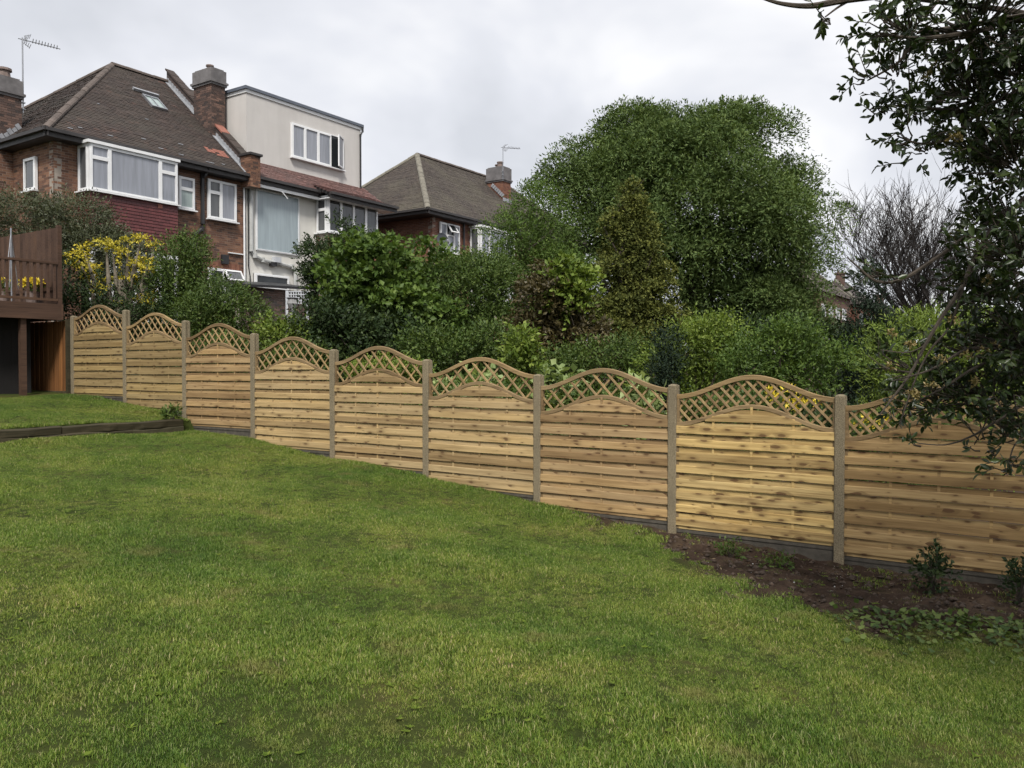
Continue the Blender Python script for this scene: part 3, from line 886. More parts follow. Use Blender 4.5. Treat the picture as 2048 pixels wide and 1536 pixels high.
pn, pp, pd, pm_ = M['pane'], M['pane_pale'], M['pane_dark'], M['pane_mid']
w_, h_ = W2[1] - W2[0], W2[3] - W2[2]
window(A, (18.19, 24.95, 6.86), (1, 0, 0), (0, -1, 0), w_, h_, [(0, .52, 0, .92, pm_), (0, .52, .92, h_, pm_), (.52, w_, 0, h_, pn)])
w_, h_ = W1[1] - W1[0], W1[3] - W1[2]
window(A, (17.05, 24.95, 7.02), (1, 0, 0), (0, -1, 0), w_, h_, [(0, w_, 0, .68, pp), (0, w_, .68, h_, pn)])
w_, h_ = WG[1] - WG[0], WG[3] - WG[2]
window(A, (18.2, 24.95, 3.9), (1, 0, 0), (0, -1, 0), w_, h_, [(0, .62, 0, h_, pd), (.62, w_, 0, .80, pm_), (.62, w_, .80, h_, pm_, 0.55, 'top')])
w_, h_ = SW[1] - SW[0], SW[3] - SW[2]
window(A, (12.92, 25.87, 7.02), (0, 1, 0), (-1, 0, 0), w_, h_, [(0, w_, 0, h_, pm_)])
# soldier course over the ground floor window
sc_ = MB().frame((18.1, 25.0, 5.18), (1, 0, 0), (0, -1, 0))
for i in range(20): sc_.box(i * 0.075, i * 0.075 + 0.065, -0.01, 0.006, 0, 0.215)
sc_.build('soldier_course', M['brickC'], A, kind='stuff')
# two-storey square bay, window above, hung tiles, glazed doors below
BU0, BU1, BV = 13.67, 16.60, 24.30
bz0, bz1 = 6.98, 8.36
W_ = BU1 - BU0
c1, c2 = 0.62, W_ - 0.62
zt = 0.98
window(A, (BU0, BV + 0.05, bz0), (1, 0, 0), (0, -1, 0), W_, bz1 - bz0,
       [(0, c1, 0, zt, pn), (0, c1, zt, 1.38, pn), (c1, c2, 0, 1.38, pn), (c2, W_, 0, zt, pn), (c2, W_, zt, 1.38, pn)], name='bay_window')
window(A, (BU0 + 0.05, BV + 0.11, bz0), (0, 1, 0), (-1, 0, 0), 0.56, bz1 - bz0, [(0, 0.56, 0, 1.38, pm_)], name='bay_window')
cor = MB().frame((0, 0, 0), (1, 0, 0), (0, 1, 0)); cor.box(BU0 + 0.02, BU0 + 0.1, BV + 0.06, BV + 0.14, bz0, bz1 - 0.002)
cor.box(BU0 + 0.1, BU1 - 0.05, BV + 0.3, 25.0, bz0, bz1)      # room behind
cor.box(BU0 - 0.08, BU1 + 0.06, BV - 0.06, 25.0, bz1 + 0.002, bz1 + 0.09)
cor.build('bay_frame', M['white'], A)
th = MB()
for (o, r, n, W_t) in (((BU0, BV + 0.03, 0), (1, 0, 0), (0, -1, 0), W_), ((BU0 + 0.03, BV + 0.03, 0), (0, 1, 0), (-1, 0, 0), 0.66)):
    th.frame(o, r, n)
    th.box(0, W_t, -0.04, -0.002, 5.35, bz0 - 0.05)
    z, row = 5.35, 0
    while z < bz0 - 0.12:
        x = -0.0825 if row % 2 else 0
        while x < W_t:
            xa, xb = max(0, x), min(W_t, x + 0.165)
            if xb - xa > 0.03:
                l = 0.026 + random.uniform(-0.003, 0.004)
                th.add([(xa + .002, l, z), (xb - .002, l, z), (xb - .002, 0.004, z + 0.13), (xa + .002, 0.004, z + 0.13), (xa + .002, 0, z), (xb - .002, 0, z)],
                       [(0, 1, 2, 3), (4, 5, 1, 0), (0, 3, 4), (1, 5, 2)])
            x += 0.165
        z += 0.1; row += 1
th.build('hung_tiles', M['tilehung'], A, kind='stuff')
ot = MB().frame((BU1 - 0.72, BV + 0.03, 6.78), (1, 0, 0), (0, -1, 0)); ot.box(0, 0.16, 0.01, 0.034, 0, 0.13)
ot.build('replacement_tile', M['redtile'], A, 'single orange replacement tile')
w_ = W_
window(A, (BU0, BV + 0.06, 3.1), (1, 0, 0), (0, -1, 0), w_, 2.22, [(0, .7, 0, 2.22, pd), (.7, 1.47, 0, 2.22, pm_), (1.47, 2.2, 0, 2.22, pm_), (2.2, w_, 0, 2.22, pd)], name='garden_door', sash=0.11)
# roof
s_back = (0, 1, PITCH); L_back = math.hypot(4.9, 4.26)
roof_slope(A, (12.57, 24.6, EA), (1, 0, 0), s_back, [(0, 0), (7.13, 0), (7.13, L_back), (4.9, L_back)], M['tileA'])
roof_slope(A, (12.57, 24.6, EA), (0, 1, 0), (1, 0, PITCH), [(0, 0), (9.8, 0), (4.9, L_back)], M['tileA'])
fr_ = MB().frame((12.57, 34.4, EA), (1, 0, 0), (0, 1, PITCH), (0, -1, PITCH)); 
fr_.add([(0, 0, 0), (7.13, 0, 0), (7.13, 0, L_back), (4.9, 0, L_back)], [(0, 1, 2, 3)]); fr_.build('front_slope', M['tileA'], A)
apex = (17.47, 29.5, EA + 4.26)
half_round(A, (12.52, 24.55, EA + 0.02), apex, 0.11, M['ridgeA'], 'hip_tile')
half_round(A, (12.52, 34.45, EA + 0.02), apex, 0.11, M['ridgeA'], 'hip_tile')
half_round(A, apex, (19.7, 29.5, EA + 4.26), 0.13, M['ridgeA'], 'ridge_tile')
gutter_run(A, (12.5, 24.58, EA - 0.06), (19.68, 24.58, EA - 0.06), (0, -1, 0))
gutter_run(A, (12.55, 24.5, EA - 0.06), (12.55, 34.3, EA - 0.06), (-1, 0, 0))
sf_ = MB().frame((0, 0, 0), (1, 0, 0), (0, 1, 0)); sf_.box(12.56, 19.68, 24.6, 25.0, EA - 0.2, EA - 0.17); sf_.box(12.56, 12.97, 25.001, 34.3, EA - 0.2, EA - 0.17)
sf_.build('soffit', M['gutter'], A)
# party wall parapet with coping, stepped lead flashing, kneeler
def slope_z(v): return EA + (v - 24.6) * PITCH
pw = MB().frame((19.70, 0, 0), (0, 1, 0), (-1, 0, 0))
prof = [(24.9, EA - 0.2), (29.5, EA + 3.6), (29.5, slope_z(29.5) + 0.42), (24.9, slope_z(24.9) + 0.42)]
pw.prism(prof, -0.28, 0.0); pw.build('party_wall', M['brickS'], A)
half_c = MB()
nst = 12
for i in range(nst):
    a = 24.95 + (29.55 - 24.95) * i / nst; b = 24.95 + (29.55 - 24.95) * (i + 1) / nst - 0.02
    cp = MB().frame((19.84, 0, 0), (0, 1, 0), (-1, 0, 0))
    cp.prism([(a, slope_z(a) + 0.425), (b, slope_z(b) + 0.425), (b, slope_z(b) + 0.49), (a, slope_z(a) + 0.50)], -0.19, 0.19)
    cp.build('coping_tile', M['redtile'] if i in (3, 4) else M['tileA'], A)
fl = MB().frame((19.70, 0, 0), (0, 1, 0), (-1, 0, 0))
v = 25.0
while v < 29.4:
    fl.prism([(v, slope_z(v) + 0.02), (v + 0.14, slope_z(v + 0.14) + 0.02), (v + 0.14, slope_z(v) + 0.30), (v, slope_z(v) + 0.22)], 0.001, 0.012)
    v += 0.15
fl.build('lead_flashing', M['lead'], A, kind='stuff')
fl2 = MB().frame((19.70, 24.7, slope_z(24.7)), (0, 1, PITCH), (-1, 0, 0), (0, -PITCH, 1)); fl2.box(0, 6.2, 0.002, 0.15, 0.025, 0.04); fl2.build('lead_gutter', M['lead'], A)
chimney(A, 19.62, 20.05, 24.45, 25.0, EA - 0.4, EA + 0.72, M['brickA'], EA + 0.70, [], M['brickS'], name='kneeler', corbel=False)
kc = MB().frame((0, 0, 0), (1, 0, 0), (0, 1, 0)); kc.box(19.56, 20.11, 24.38, 25.06, EA + 0.722, EA + 0.80); kc.build('kneeler_cap', M['gutter'], A)
chimney(A, 19.52, 20.12, 26.5, 27.55, slope_z(26.4) - 0.3, 12.72, M['brickS'], 12.30, [(19.83, 27.0, 0.22, 0.13)], M['greyrender'])
chimney(A, 12.66, 13.30, 27.5, 28.9, 8.3, 10.65, M['brickS'], 10.25, [(12.95, 27.85, 0.32, 0.2), (12.95, 28.5, 0.32, 0.2)], M['greyrender'])
brb = MB().frame((12.55, 27.4, ZB), (0, 1, 0), (-1, 0, 0)); brb.box(0, 1.7, -0.42, -0.006, 0, 6.1); cb_ = brb.build('chimney_breast', M['mortar'], A)
bk = MB()
for (o, r, n, W_t) in (((12.55, 27.4, ZB), (0, 1, 0), (-1, 0, 0), 1.7), ((12.55, 27.4, ZB), (1, 0, 0), (0, -1, 0), 0.42)):
    bk.frame(o, r, n); z, row = 0, 0
    while z < 6.0:
        x = -0.1125 if row % 2 else 0
        while x < W_t:
            xa, xb = max(0, x), min(W_t, x + 0.215)
            if xb - xa > 0.03: bk.box(xa, xb, -0.02, 0.003, z, z + 0.065)
            x += 0.225
        z += 0.075; row += 1
bk.build('brickwork', M['brickA'], cb_, kind='stuff')
fz = MB().frame((12.6, 27.48, 8.55), (1, 0, PITCH), (0, -1, 0), (-PITCH, 0, 1))
for i in range(6): fz.box(i * 0.16, i * 0.16 + 0.14, 0, 0.015, 0, 0.16 + 0.05 * (i % 2))
fz.build('lead_flashing', M['lead'], A)
# skylight, broken patch of tiles
def on_slope(u, v): return (u, v, slope_z(v))
sk = MB().frame(on_slope(17.62, 27.3), (1, 0, 0), (0, -PITCH, 1), (0, 1, PITCH))
sk.box(0, 0.62, 0.02, 0.10, 0, 0.06); sk.box(0, 0.62, 0.02, 0.10, 0.74, 0.82); sk.box(0, 0.05, 0.02, 0.10, 0.061, 0.739); sk.box(0.57, 0.62, 0.02, 0.10, 0.061, 0.739); sk.box(0.29, 0.33, 0.02, 0.09, 0.061, 0.739)
skw = sk.build('skylight', M['metal'], A)
g = MB().frame(on_slope(17.62, 27.3), (1, 0, 0), (0, -PITCH, 1), (0, 1, PITCH)); g.box(0.051, 0.289, 0.03, 0.06, 0.061, 0.739); g.box(0.331, 0.569, 0.03, 0.06, 0.061, 0.739); g.build('pane', M['pane_pale'], skw)
g = MB().frame(on_slope(17.5, 28.0), (1, 0, 0), (0, -PITCH, 1), (0, 1, PITCH)); g.box(-0.1, 0.9, 0.03, 0.12, 0.10, 0.2); g.build('flashing', M['lead'], skw)
pt = MB().frame(on_slope(18.55, 25.1), (1, 0, 0), (0, -PITCH, 1), (0, 1, PITCH))
for i in range(5):
    for j in range(4):
        if random.random() < 0.75: pt.box(i * 0.17, i * 0.17 + 0.15, 0.02, 0.034, j * 0.115 + 0.3, j * 0.115 + 0.39)
pt.build('exposed_tiles', M['redtile'], A, 'patch of exposed orange tiles', kind='stuff')
mo = MB().frame(on_slope(0, 24.75), (1, 0, 0), (0, -PITCH, 1), (0, 1, PITCH))
for (u_, b_, w_) in ((14.6, .25, .3), (15.9, .6, .25), (16.3, .2, .3), (17.4, .9, .3), (17.0, .1, .3), (18.0, .02, .55), (13.3, .1, .25), (13.7, .3, .2), (18.7, .12, .2), (16.8, 2.2, .2), (15.2, 2.4, .15)):
    mo.box(u_, u_ + w_ * 0.6, 0.025, 0.04, b_, b_ + 0.03)
mo.build('lichen_patches', M['lead'], A, kind='stuff')
# soil pipe and downpipe
pipe(A, [(17.98, 24.93, 8.5), (17.98, 24.93, 6.7), (17.93, 24.9, 6.45), (17.62, 24.9, 6.2), (17.55, 24.9, 5.9), (17.2, 24.9, 5.75), (17.15, 24.9, 2.6)], 0.065, M['black'])
pipe(A, [(17.98, 24.56, 8.5), (17.98, 24.75, 8.3), (17.98, 24.93, 8.2)], 0.05, M['black'])
vent = MB().frame((18.75, 25.0, 5.35), (1, 0, 0), (0, -1, 0)); vent.box(0, 0.28, 0.0, 0.09, 0, 0.32); vent.build('flue_vent', M['black'], A)
bar = MB().frame((19.05, 25.0, 5.75), (1, 0, 0), (0, -1, 0)); bar.box(0, 0.62, 0.0, 0.08, 0, 0.035); bar.build('bracket_bar', M['white'], A)
pipe(A, [(19.72, 24.94, 8.3), (19.72, 24.94, 2.6)], 0.035, M['white'])

# ---------------------------------------------------------------- house B (rendered, loft dormer, red tile skirt)
Bh = empty('semi_detached_house', (20.0, 25.0, 2.6), 'white rendered house with grey box loft dormer and red tile skirt roof', 'house', 'semi-detached pair')
FW = (20.25 - 19.86, 22.32 - 19.86, 6.0 - ZB, 8.26 - ZB)
LW = (20.15 - 19.86, 21.75 - 19.86, 4.2 - ZB, 5.16 - ZB)
BO = (23.3 - 19.86, 25.9 - 19.86, 3.0 - ZB, 8.3 - ZB)
brick_wall(Bh, (19.86, 25.0, ZB), (1, 0, 0), (0, -1, 0), 6.85, EA + 0.12 - ZB, [FW, LW, BO], None)
sw = MB().frame((0, 0, 0), (1, 0, 0), (0, 1, 0)); sw.box(26.46, 26.71, 25.001, 34.2, ZB, EA); sw.build('side_wall', M['brickA'], Bh)
sw = MB().frame((0, 0, 0), (1, 0, 0), (0, 1, 0)); sw.box(20.0, 26.4, 34.0, 34.2, ZB, EA); sw.build('front_wall', M['mortar'], Bh)
w_, h_ = FW[1] - FW[0], FW[3] - FW[2]
window(Bh, (20.25, 24.97, 6.0), (1, 0, 0), (0, -1, 0), w_, h_, [(0, w_, 0, h_, M['frost'])], sill=False, sash=0.03, fd=0.02, label='large frosted stair window')
w_, h_ = LW[1] - LW[0], LW[3] - LW[2]
window(Bh, (20.15, 24.94, 4.2), (1, 0, 0), (0, -1, 0), w_, h_, [(0, w_, 0, .42, pd), (0, w_, .42, h_, pd)])
# bay
BU0, BU1, BV = 23.2, 26.0, 24.3
bz0, bz1 = 7.0, 8.36
W_ = BU1 - BU0
q = W_ / 4
window(Bh, (BU0, BV + 0.05, bz0), (1, 0, 0), (0, -1, 0), W_, bz1 - bz0, [(i * q, (i + 1) * q, 0, 1.36, pm_ if i else pd) for i in range(4)], name='bay_window')
window(Bh, (BU0 + 0.05, BV + 0.11, bz0), (0, 1, 0), (-1, 0, 0), 0.56, bz1 - bz0, [(0, 0.56, 0, 0.9, pm_), (0, 0.56, 0.9, 1.36, pm_)], name='bay_window')
bb = MB().frame((0, 0, 0), (1, 0, 0), (0, 1, 0)); bb.box(BU0 + 0.02, BU0 + 0.1, BV + 0.06, BV + 0.14, bz0, bz1 - 0.002)
bb.box(BU0 + 0.1, BU1 - 0.05, BV + 0.3, 25.0, bz0, bz1); bb.box(BU0 - 0.05, BU1 + 0.05, BV - 0.03, 25.0, bz1 + 0.002, bz1 + 0.06); bb.build('bay_frame', M['white'], Bh)
brick_wall(Bh, (BU0, BV + 0.02, ZB), (1, 0, 0), (0, -1, 0), W_, bz0 - 0.05 - ZB, [], M['brickC'], name='bay_apron', depth=0.5)
brick_wall(Bh, (BU0 + 0.01, BV + 0.03, ZB), (0, 1, 0), (-1, 0, 0), 0.66, bz0 - 0.05 - ZB, [], M['brickC'], name='bay_apron', depth=0.1)
# skirt roof, bay roof, main roof behind
roof_slope(Bh, (20.06, 24.6, EA), (1, 0, 0), s_back, [(0, 0), (6.95, 0), (6.4, 1.35), (0, 1.35)], M['tileB'], gauge=0.10)
roof_slope(Bh, (23.0, 23.95, EA - 0.10), (1, 0, 0), (0, 1, 0.42), [(0, 0), (3.75, 0), (3.2, 1.3), (0, 1.3)], M['tileB'], gauge=0.10)
rf = MB().frame((0, 0, 0), (1, 0, 0), (0, 1, 0))
zr = EA + 4.26
rf.add([(20.0, 25.6, slope_z(25.6)), (26.9, 25.2, slope_z(25.2)), (22.2 + 0.2, 29.5, zr), (20.0, 29.5, zr)], [(0, 1, 2, 3)])
rf.add([(27.1, 24.6, EA), (27.1, 34.4, EA), (22.4, 29.5, zr)], [(0, 1, 2)])
rf.add([(20.0, 34.4, EA), (27.1, 34.4, EA), (22.4, 29.5, zr), (20.0, 29.5, zr)], [(0, 1, 2, 3)])
rf.build('roof', M['tileA'], Bh)
gutter_run(Bh, (20.06, 24.58, EA - 0.06), (23.0, 24.58, EA - 0.06), (0, -1, 0))
gutter_run(Bh, (22.95, 23.94, EA - 0.17), (26.8, 23.94, EA - 0.17), (0, -1, 0))
fsb = MB().frame((0, 0, 0), (1, 0, 0), (0, 1, 0)); fsb.box(20.06, 23.0, 24.62, 24.65, EA - 0.32, EA - 0.21); fsb.box(20.06, 26.7, 24.651, 24.99, EA - 0.25, EA - 0.22)
fsb.box(23.0, 26.75, 23.99, 24.64, EA - 0.30, EA - 0.27); fsb.build('fascia', M['white'], Bh)
# dormer
DU0, DU1, DV, DZ0, DZ1 = 20.32, 26.28, 25.55, 9.2, 11.86
dm = MB().frame((0, 0, 0), (1, 0, 0), (0, 1, 0)); dm.box(DU0, DU1, DV, 30.2, DZ0, DZ1); dz_ = dm.build('dormer', M['render'], Bh)
de = MB().frame((0, 0, 0), (1, 0, 0), (0, 1, 0)); de.box(DU0 - 0.04, DU1 + 0.04, DV - 0.04, 30.25, DZ1 + 0.001, DZ1 + 0.12); de.build('dormer_fascia', M['white'], dz_)
de = MB().frame((0, 0, 0), (1, 0, 0), (0, 1, 0)); de.box(DU0 - 0.1, DU1 + 0.1, DV - 0.1, 30.3, DZ1 + 0.121, DZ1 + 0.23); de.build('dormer_roof', M['slatecap'], dz_)
q = 0.68
window(Bh, (22.42, DV - 0.03, 9.92), (1, 0, 0), (0, -1, 0), 2.78, 1.34, [(0, q, 0, 1.34, pn), (q, 2 * q + .02, 0, 1.34, pn), (2 * q + .02, 3 * q + .04, 0, 1.34, pn), (3 * q + .04, 2.78, 0, 1.34, pn, 0.5, 'side')], name='dormer_window')
pipe(Bh, [(DU1 + 0.02, DV - 0.12, DZ1 + 0.12), (DU1 + 0.02, DV - 0.10, DZ1 - 0.05), (DU1 - 0.08, DV - 0.07, DZ1 - 0.25), (DU1 - 0.08, DV - 0.07, DZ0 + 0.2)], 0.04, M['black'])
pipe(Bh, [(20.02, 24.93, 8.2), (20.02, 24.93, 6.0), (20.15, 24.9, 5.78), (20.5, 24.9, 5.66), (21.9, 24.9, 5.55), (22.05, 24.9, 5.4), (22.05, 24.9, 2.7)], 0.07, M['greypipe'])
pipe(Bh, [(19.9, 24.95, 8.2), (19.9, 24.95, 5.4), (19.97, 24.95, 5.0), (19.97, 24.95, 2.7)], 0.02, M['black'], name='cable')
ls = MB().frame((20.95, 24.95, 5.62), (1, 0, 0), (0, -1, 0)); ls.box(0, 0.3, 0.02, 0.2, 0, 0.2); lsb = ls.build('flood_light', M['lattice'], Bh)
ls = MB().frame((20.9, 24.95, 5.56), (1, 0, 0), (0, -1, 0)); ls.box(-0.06, 0.2, 0.0, 0.14, -0.08, 0.055); ls.build('bracket', M['black'], lsb)
eb = MB().frame((21.05, 24.5, EA - 0.36), (1, 0, -0.8), (0, -1, 0), (0.8, 0, 1)); eb.box(0, 0.35, 0, 0.03, 0, 0.03); eb.build('bracket_bar', M['white'], Bh)

# ---------------------------------------------------------------- house C (hipped, mossy roof)
EC = 8.95
def detached(name, u0, u1, v0, ez, bm, tm, ridge_mat, label, tiles=True, zb=2.4, dep=8.4, group=None):
    Hs = empty(name, (u0, v0, zb), label, 'house', group)
    return Hs
Ch = empty('hip_roofed_house', (30.4, 25.0, 2.6), 'red brick house with mossy hipped roof and lichen-edged hip tiles, behind the shrubs', 'house')
CW = (30.9 - 30.4, 32.4 - 30.4, 7.18 - ZB, 8.56 - ZB)
brick_wall(Ch, (30.4, 25.0, ZB), (1, 0, 0), (0, -1, 0), 14.6, EC + 0.1 - ZB, [CW], M['brickC'], z_from=2.0)
brick_wall(Ch, (30.4, 25.0, ZB), (0, 1, 0), (-1, 0, 0), 8.0, EC + 0.1 - ZB, [], M['brickC'], z_from=3.0, name='side_wall')
w_, h_ = 1.5, 1.38
window(Ch, (30.9, 24.95, 7.18), (1, 0, 0), (0, -1, 0), w_, h_, [(0, .5, 0, h_, pn), (.5, 1.05, 0, .85, pn), (.5, 1.05, .85, h_, pd, 0.6, 'top'), (1.05, w_, 0, h_, pn)])
PC = 0.93; run = 4.2; LC = math.hypot(run, run * PC)
roof_slope(Ch, (29.6, 24.6, EC), (1, 0, 0), (0, 1, PC), [(0, 0), (16.1, 0), (16.1 - run, LC), (run, LC)], M['tileC'])
roof_slope(Ch, (29.6, 24.6, EC), (0, 1, 0), (1, 0, PC), [(0, 0), (2 * run, 0), (run, LC)], M['tileC'])
rf = MB().frame((0, 0, 0), (1, 0, 0), (0, 1, 0)); zr = EC + run * PC
rf.add([(45.7, 24.6, EC), (45.7, 33.0, EC), (41.5, 28.8, zr)], [(0, 1, 2)]); rf.add([(29.6, 33.0, EC), (45.7, 33.0, EC), (41.5, 28.8, zr), (33.8, 28.8, zr)], [(0, 1, 2, 3)])
rf.build('front_slope', M['tileC'], Ch)
apC = (33.8, 28.8, zr)
half_round(Ch, (29.55, 24.55, EC), apC, 0.14, M['ridgeC'], 'hip_tile')
half_round(Ch, (29.55, 33.05, EC), apC, 0.14, M['ridgeC'], 'hip_tile')
half_round(Ch, apC, (41.5, 28.8, zr), 0.14, M['ridgeA'], 'ridge_tile')
half_round(Ch, (41.5, 28.8, zr), (45.7, 24.6, EC), 0.14, M['ridgeA'], 'hip_tile')
gutter_run(Ch, (29.55, 24.58, EC - 0.07), (45.7, 24.58, EC - 0.07), (0, -1, 0)); gutter_run(Ch, (29.58, 24.5, EC - 0.07), (29.58, 33.0, EC - 0.07), (-1, 0, 0))
so_ = MB().frame((0, 0, 0), (1, 0, 0), (0, 1, 0)); so_.box(29.6, 45.6, 24.6, 25.0, EC - 0.22, EC - 0.19); so_.box(29.6, 30.4, 25.001, 33.0, EC - 0.22, EC - 0.19); so_.build('soffit', M['gutter'], Ch)
# bay
window(Ch, (33.3, 24.35, 7.1), (1, 0, 0), (0, -1, 0), 3.0, 1.5, [(0, .75, 0, 1.5, pn), (.75, 2.2, 0, 1.5, pn), (2.2, 3.0, 0, 1.5, pn)], name='bay_window')
window(Ch, (33.35, 24.41, 7.1), (0, 1, 0), (-1, 0, 0), 0.56, 1.5, [(0, .56, 0, 1.5, pm_)], name='bay_window')
bb = MB().frame((0, 0, 0), (1, 0, 0), (0, 1, 0)); bb.box(33.4, 36.25, 24.6, 25.0, 7.1, 8.6); bb.box(33.25, 36.35, 24.25, 25.0, 8.602, 8.7); bb.box(33.32, 36.28, 24.4, 25.0, ZB, 7.05); bb.build('bay_frame', M['white'], Ch)
pipe(Ch, [(32.75, 24.92, 8.8), (32.75, 24.92, 3)], 0.05, M['black'])
pipe(Ch, [(31.6, 24.9, 7.0), (31.75, 24.85, 6.7), (31.95, 24.85, 6.9), (32.05, 24.85, 6.4)], 0.03, M['greypipe'], name='hose')
chimney(Ch, 38.95, 39.75, 26.9, 28.0, EC + 1.9, 13.0, M['brickC'], 12.35, [(39.2, 27.25, 0.3, 0.17), (39.5, 27.6, 0.25, 0.17)], M['greyrender'])
fz = MB().frame((38.9, 26.86, EC + 2.15), (1, 0, 0), (0, -1, 0)); fz.box(0, 0.95, 0, 0.03, -0.05, 0.16); fz.build('lead_flashing', M['lead'], Ch)
fz = MB().frame((38.93, 26.9, EC + 2.3), (0, 1, PC), (-1, 0, 0), (0, -PC, 1))
for i in range(7): fz.box(i * 0.16, i * 0.16 + 0.13, 0, 0.03, 0, 0.2)
fz.build('lead_flashing', M['lead'], Ch)
lf = MB().frame((32.9, 27.9, EC + 3.05), (1, 0, 0), (0, -1, 0)); lf.box(0, 0.35, 0, 0.05, -0.9, -0.86); lf.build('slipped_tile', M['lead'], Ch)

# ---------------------------------------------------------------- far houses at the right
def far_house(u0, u1, v0, ez, zb, label, bm, chu):
    Hs = empty('distant_house', (u0, v0, zb), label, 'house', 'distant houses')
    mb = MB().frame((0, 0, 0), (1, 0, 0), (0, 1, 0)); mb.box(u0, u1, v0, v0 + 8, zb, ez); mb.build('wall', bm, Hs)
    rn = 4.4; zr = ez + 3.9; a, b = u0 - .4, u1 + .4; c, d = v0 - .4, v0 + 8.4
    rf = MB().frame((0, 0, 0), (1, 0, 0), (0, 1, 0)); P = [(a, c, ez), (b, c, ez), (b, d, ez), (a, d, ez), (a + rn, v0 + 4, zr), (b - rn, v0 + 4, zr)]
    rf.add(P, [(0, 1, 5, 4), (1, 2, 5), (2, 3, 4, 5), (3, 0, 4), (0, 3, 2, 1)]); ro = rf.build('roof', M['tileA'], Hs)
    for (x, y) in ((P[0], P[4]), (P[1], P[5]), (P[4], P[5])):
        r_ = MB().frame((0, 0, 0), (1, 0, 0), (0, 1, 0)); r_.tube([x, y], 0.16, 6); r_.build('ridge_tiles', M['ridgeC'], Hs, kind='stuff')
    ch = MB().frame((0, 0, 0), (1, 0, 0), (0, 1, 0)); ch.box(chu, chu + .8, v0 + 3.2, v0 + 4.4, zr - 1.6, zr + 1.0); ch.box(chu - .1, chu + .9, v0 + 3.1, v0 + 4.5, zr + 1.001, zr + 1.2)
    for i in (0, 1): ch.tube([(chu + .4, v0 + 3.5 + i * .6, zr + 1.2), (chu + .4, v0 + 3.5 + i * .6, zr + 1.6)], 0.16, 8)
    ch.build('chimney', M['brickS'], Hs)
    n = max(2, int((u1 - u0) / 4))
    for i in range(n):
        for zq in (zb + 1.0, zb + 3.8):
            x = u0 + 1 + i * (u1 - u0 - 2) / n
            if zq + 1.4 < ez: window(Hs, (x, v0 - 0.06, zq), (1, 0, 0), (0, -1, 0), 1.9, 1.4, [(0, .95, 0, 1.4, pm_), (.95, 1.9, 0, 1.4, pm_)])
            if zq + 1.4 < ez and i < 2: window(Hs, (u0 - 0.06, v0 + 1.2 + i * 3.4, zq), (0, 1, 0), (-1, 0, 0), 1.3, 1.4, [(0, 1.3, 0, 1.4, pm_)])
far_house(101, 117, 25, 10.6, 4.0, 'distant brown-roofed house just right of the big round tree', M['brickA'], 109.5)
far_house(122, 138, 25, 10.4, 4.0, 'distant brick house with brown roof, middle of the three far roofs', M['brickC'], 128)
far_house(146, 160, 24, 8.9, 3.5, 'distant white house, rightmost and farthest of the far roofs', M['render_white'], 152)

# ---------------------------------------------------------------- aerials and dish
def aerial(name, base, hgt, boom, label, yagi=True):
    o = empty(name, base, label, 'tv aerial', 'roof aerials')
    mb = MB().frame((0, 0, 0), (1, 0, 0), (0, 1, 0)); b = Vector(base)
    mb.tube([b, b + Vector((0, 0, hgt))], 0.022, 6); mb.build('mast', M['metal'], o)
    d = Vector(boom); L = d.length; d.normalize(); t0 = b + Vector((0, 0, hgt - 0.06))
    mb = MB().frame((0, 0, 0), (1, 0, 0), (0, 1, 0)); mb.tube([t0 - d * 0.12, t0 + d * L], 0.014, 5); mb.build('boom', M['metal'], o)
    s = d.cross(Vector((0, 0, 1))).normalized()
    mb = MB().frame((0, 0, 0), (1, 0, 0), (0, 1, 0))
    n = int(L / 0.11)
    for i in range(n):
        c = t0 + d * (0.28 + i * (L - 0.3) / n); w = 0.17 - 0.05 * i / n
        mb.tube([c - s * w + Vector((0, 0, 0.05)), c - Vector((0, 0, 0.03)), c + s * w + Vector((0, 0, 0.05))], 0.011, 4)
    mb.build('elements', M['metal'], o, kind='stuff')
    mb = MB().frame((0, 0, 0), (1, 0, 0), (0, 1, 0))
    for sg in (-1, 1):
        mb.tube([t0 + d * 0.12, t0 + d * 0.05 + s * 0.02 + Vector((0, 0, sg * 0.12)), t0 + d * 0.2 + Vector((0, 0, sg * 0.2))], 0.012, 4)
        for k in range(4):
            c = t0 + d * (0.06 + 0.05 * k) + Vector((0, 0, sg * (0.05 + 0.035 * k))); mb.tube([c - s * 0.22, c + s * 0.22], 0.008, 4)
    mb.build('reflector', M['metal'], o)
    mb = MB().frame((0, 0, 0), (1, 0, 0), (0, 1, 0))
    for z_ in (0.1, 0.3, 0.5): mb.box(b.x - 0.05, b.x + 0.05, b.y - 0.05, b.y + 0.05, b.z + z_, b.z + z_ + 0.03)
    mb.build('clamp', M['metal'], o)
aerial('tv_aerial', (13.37, 27.55, 9.7), 2.35, (1.0, -0.35, -0.06), 'tall grey yagi aerial on the chimney at the far left')
aerial('tv_aerial', (38.9, 26.85, 12.2), 1.9, (0.95, -0.55, 0.06), 'thin grey aerial above the mossy hipped roof')
ds = empty('satellite_dish', (30.55, 24.85, 7.55), 'dark satellite dish beside the upstairs window of the red brick house', 'satellite dish')
mb = MB().frame((0, 0, 0), (1, 0, 0), (0, 1, 0)); c = Vector((30.55, 24.55, 7.6)); d = Vector((-0.25, -0.95, 0.25)).normalized()
a = d.cross(Vector((0, 0, 1))).normalized(); b = a.cross(d)
pts = [tuple(c)]; fc = []
for ri, (rr, dp) in enumerate(((0.14, 0.012), (0.26, 0.05), (0.35, 0.095))):
    pts += [tuple(c + d * dp + (a * math.cos(k * math.pi / 8) + b * math.sin(k * math.pi / 8)) * rr) for k in range(16)]
fc = [(0, 1 + k, 1 + (k + 1) % 16) for k in range(16)]
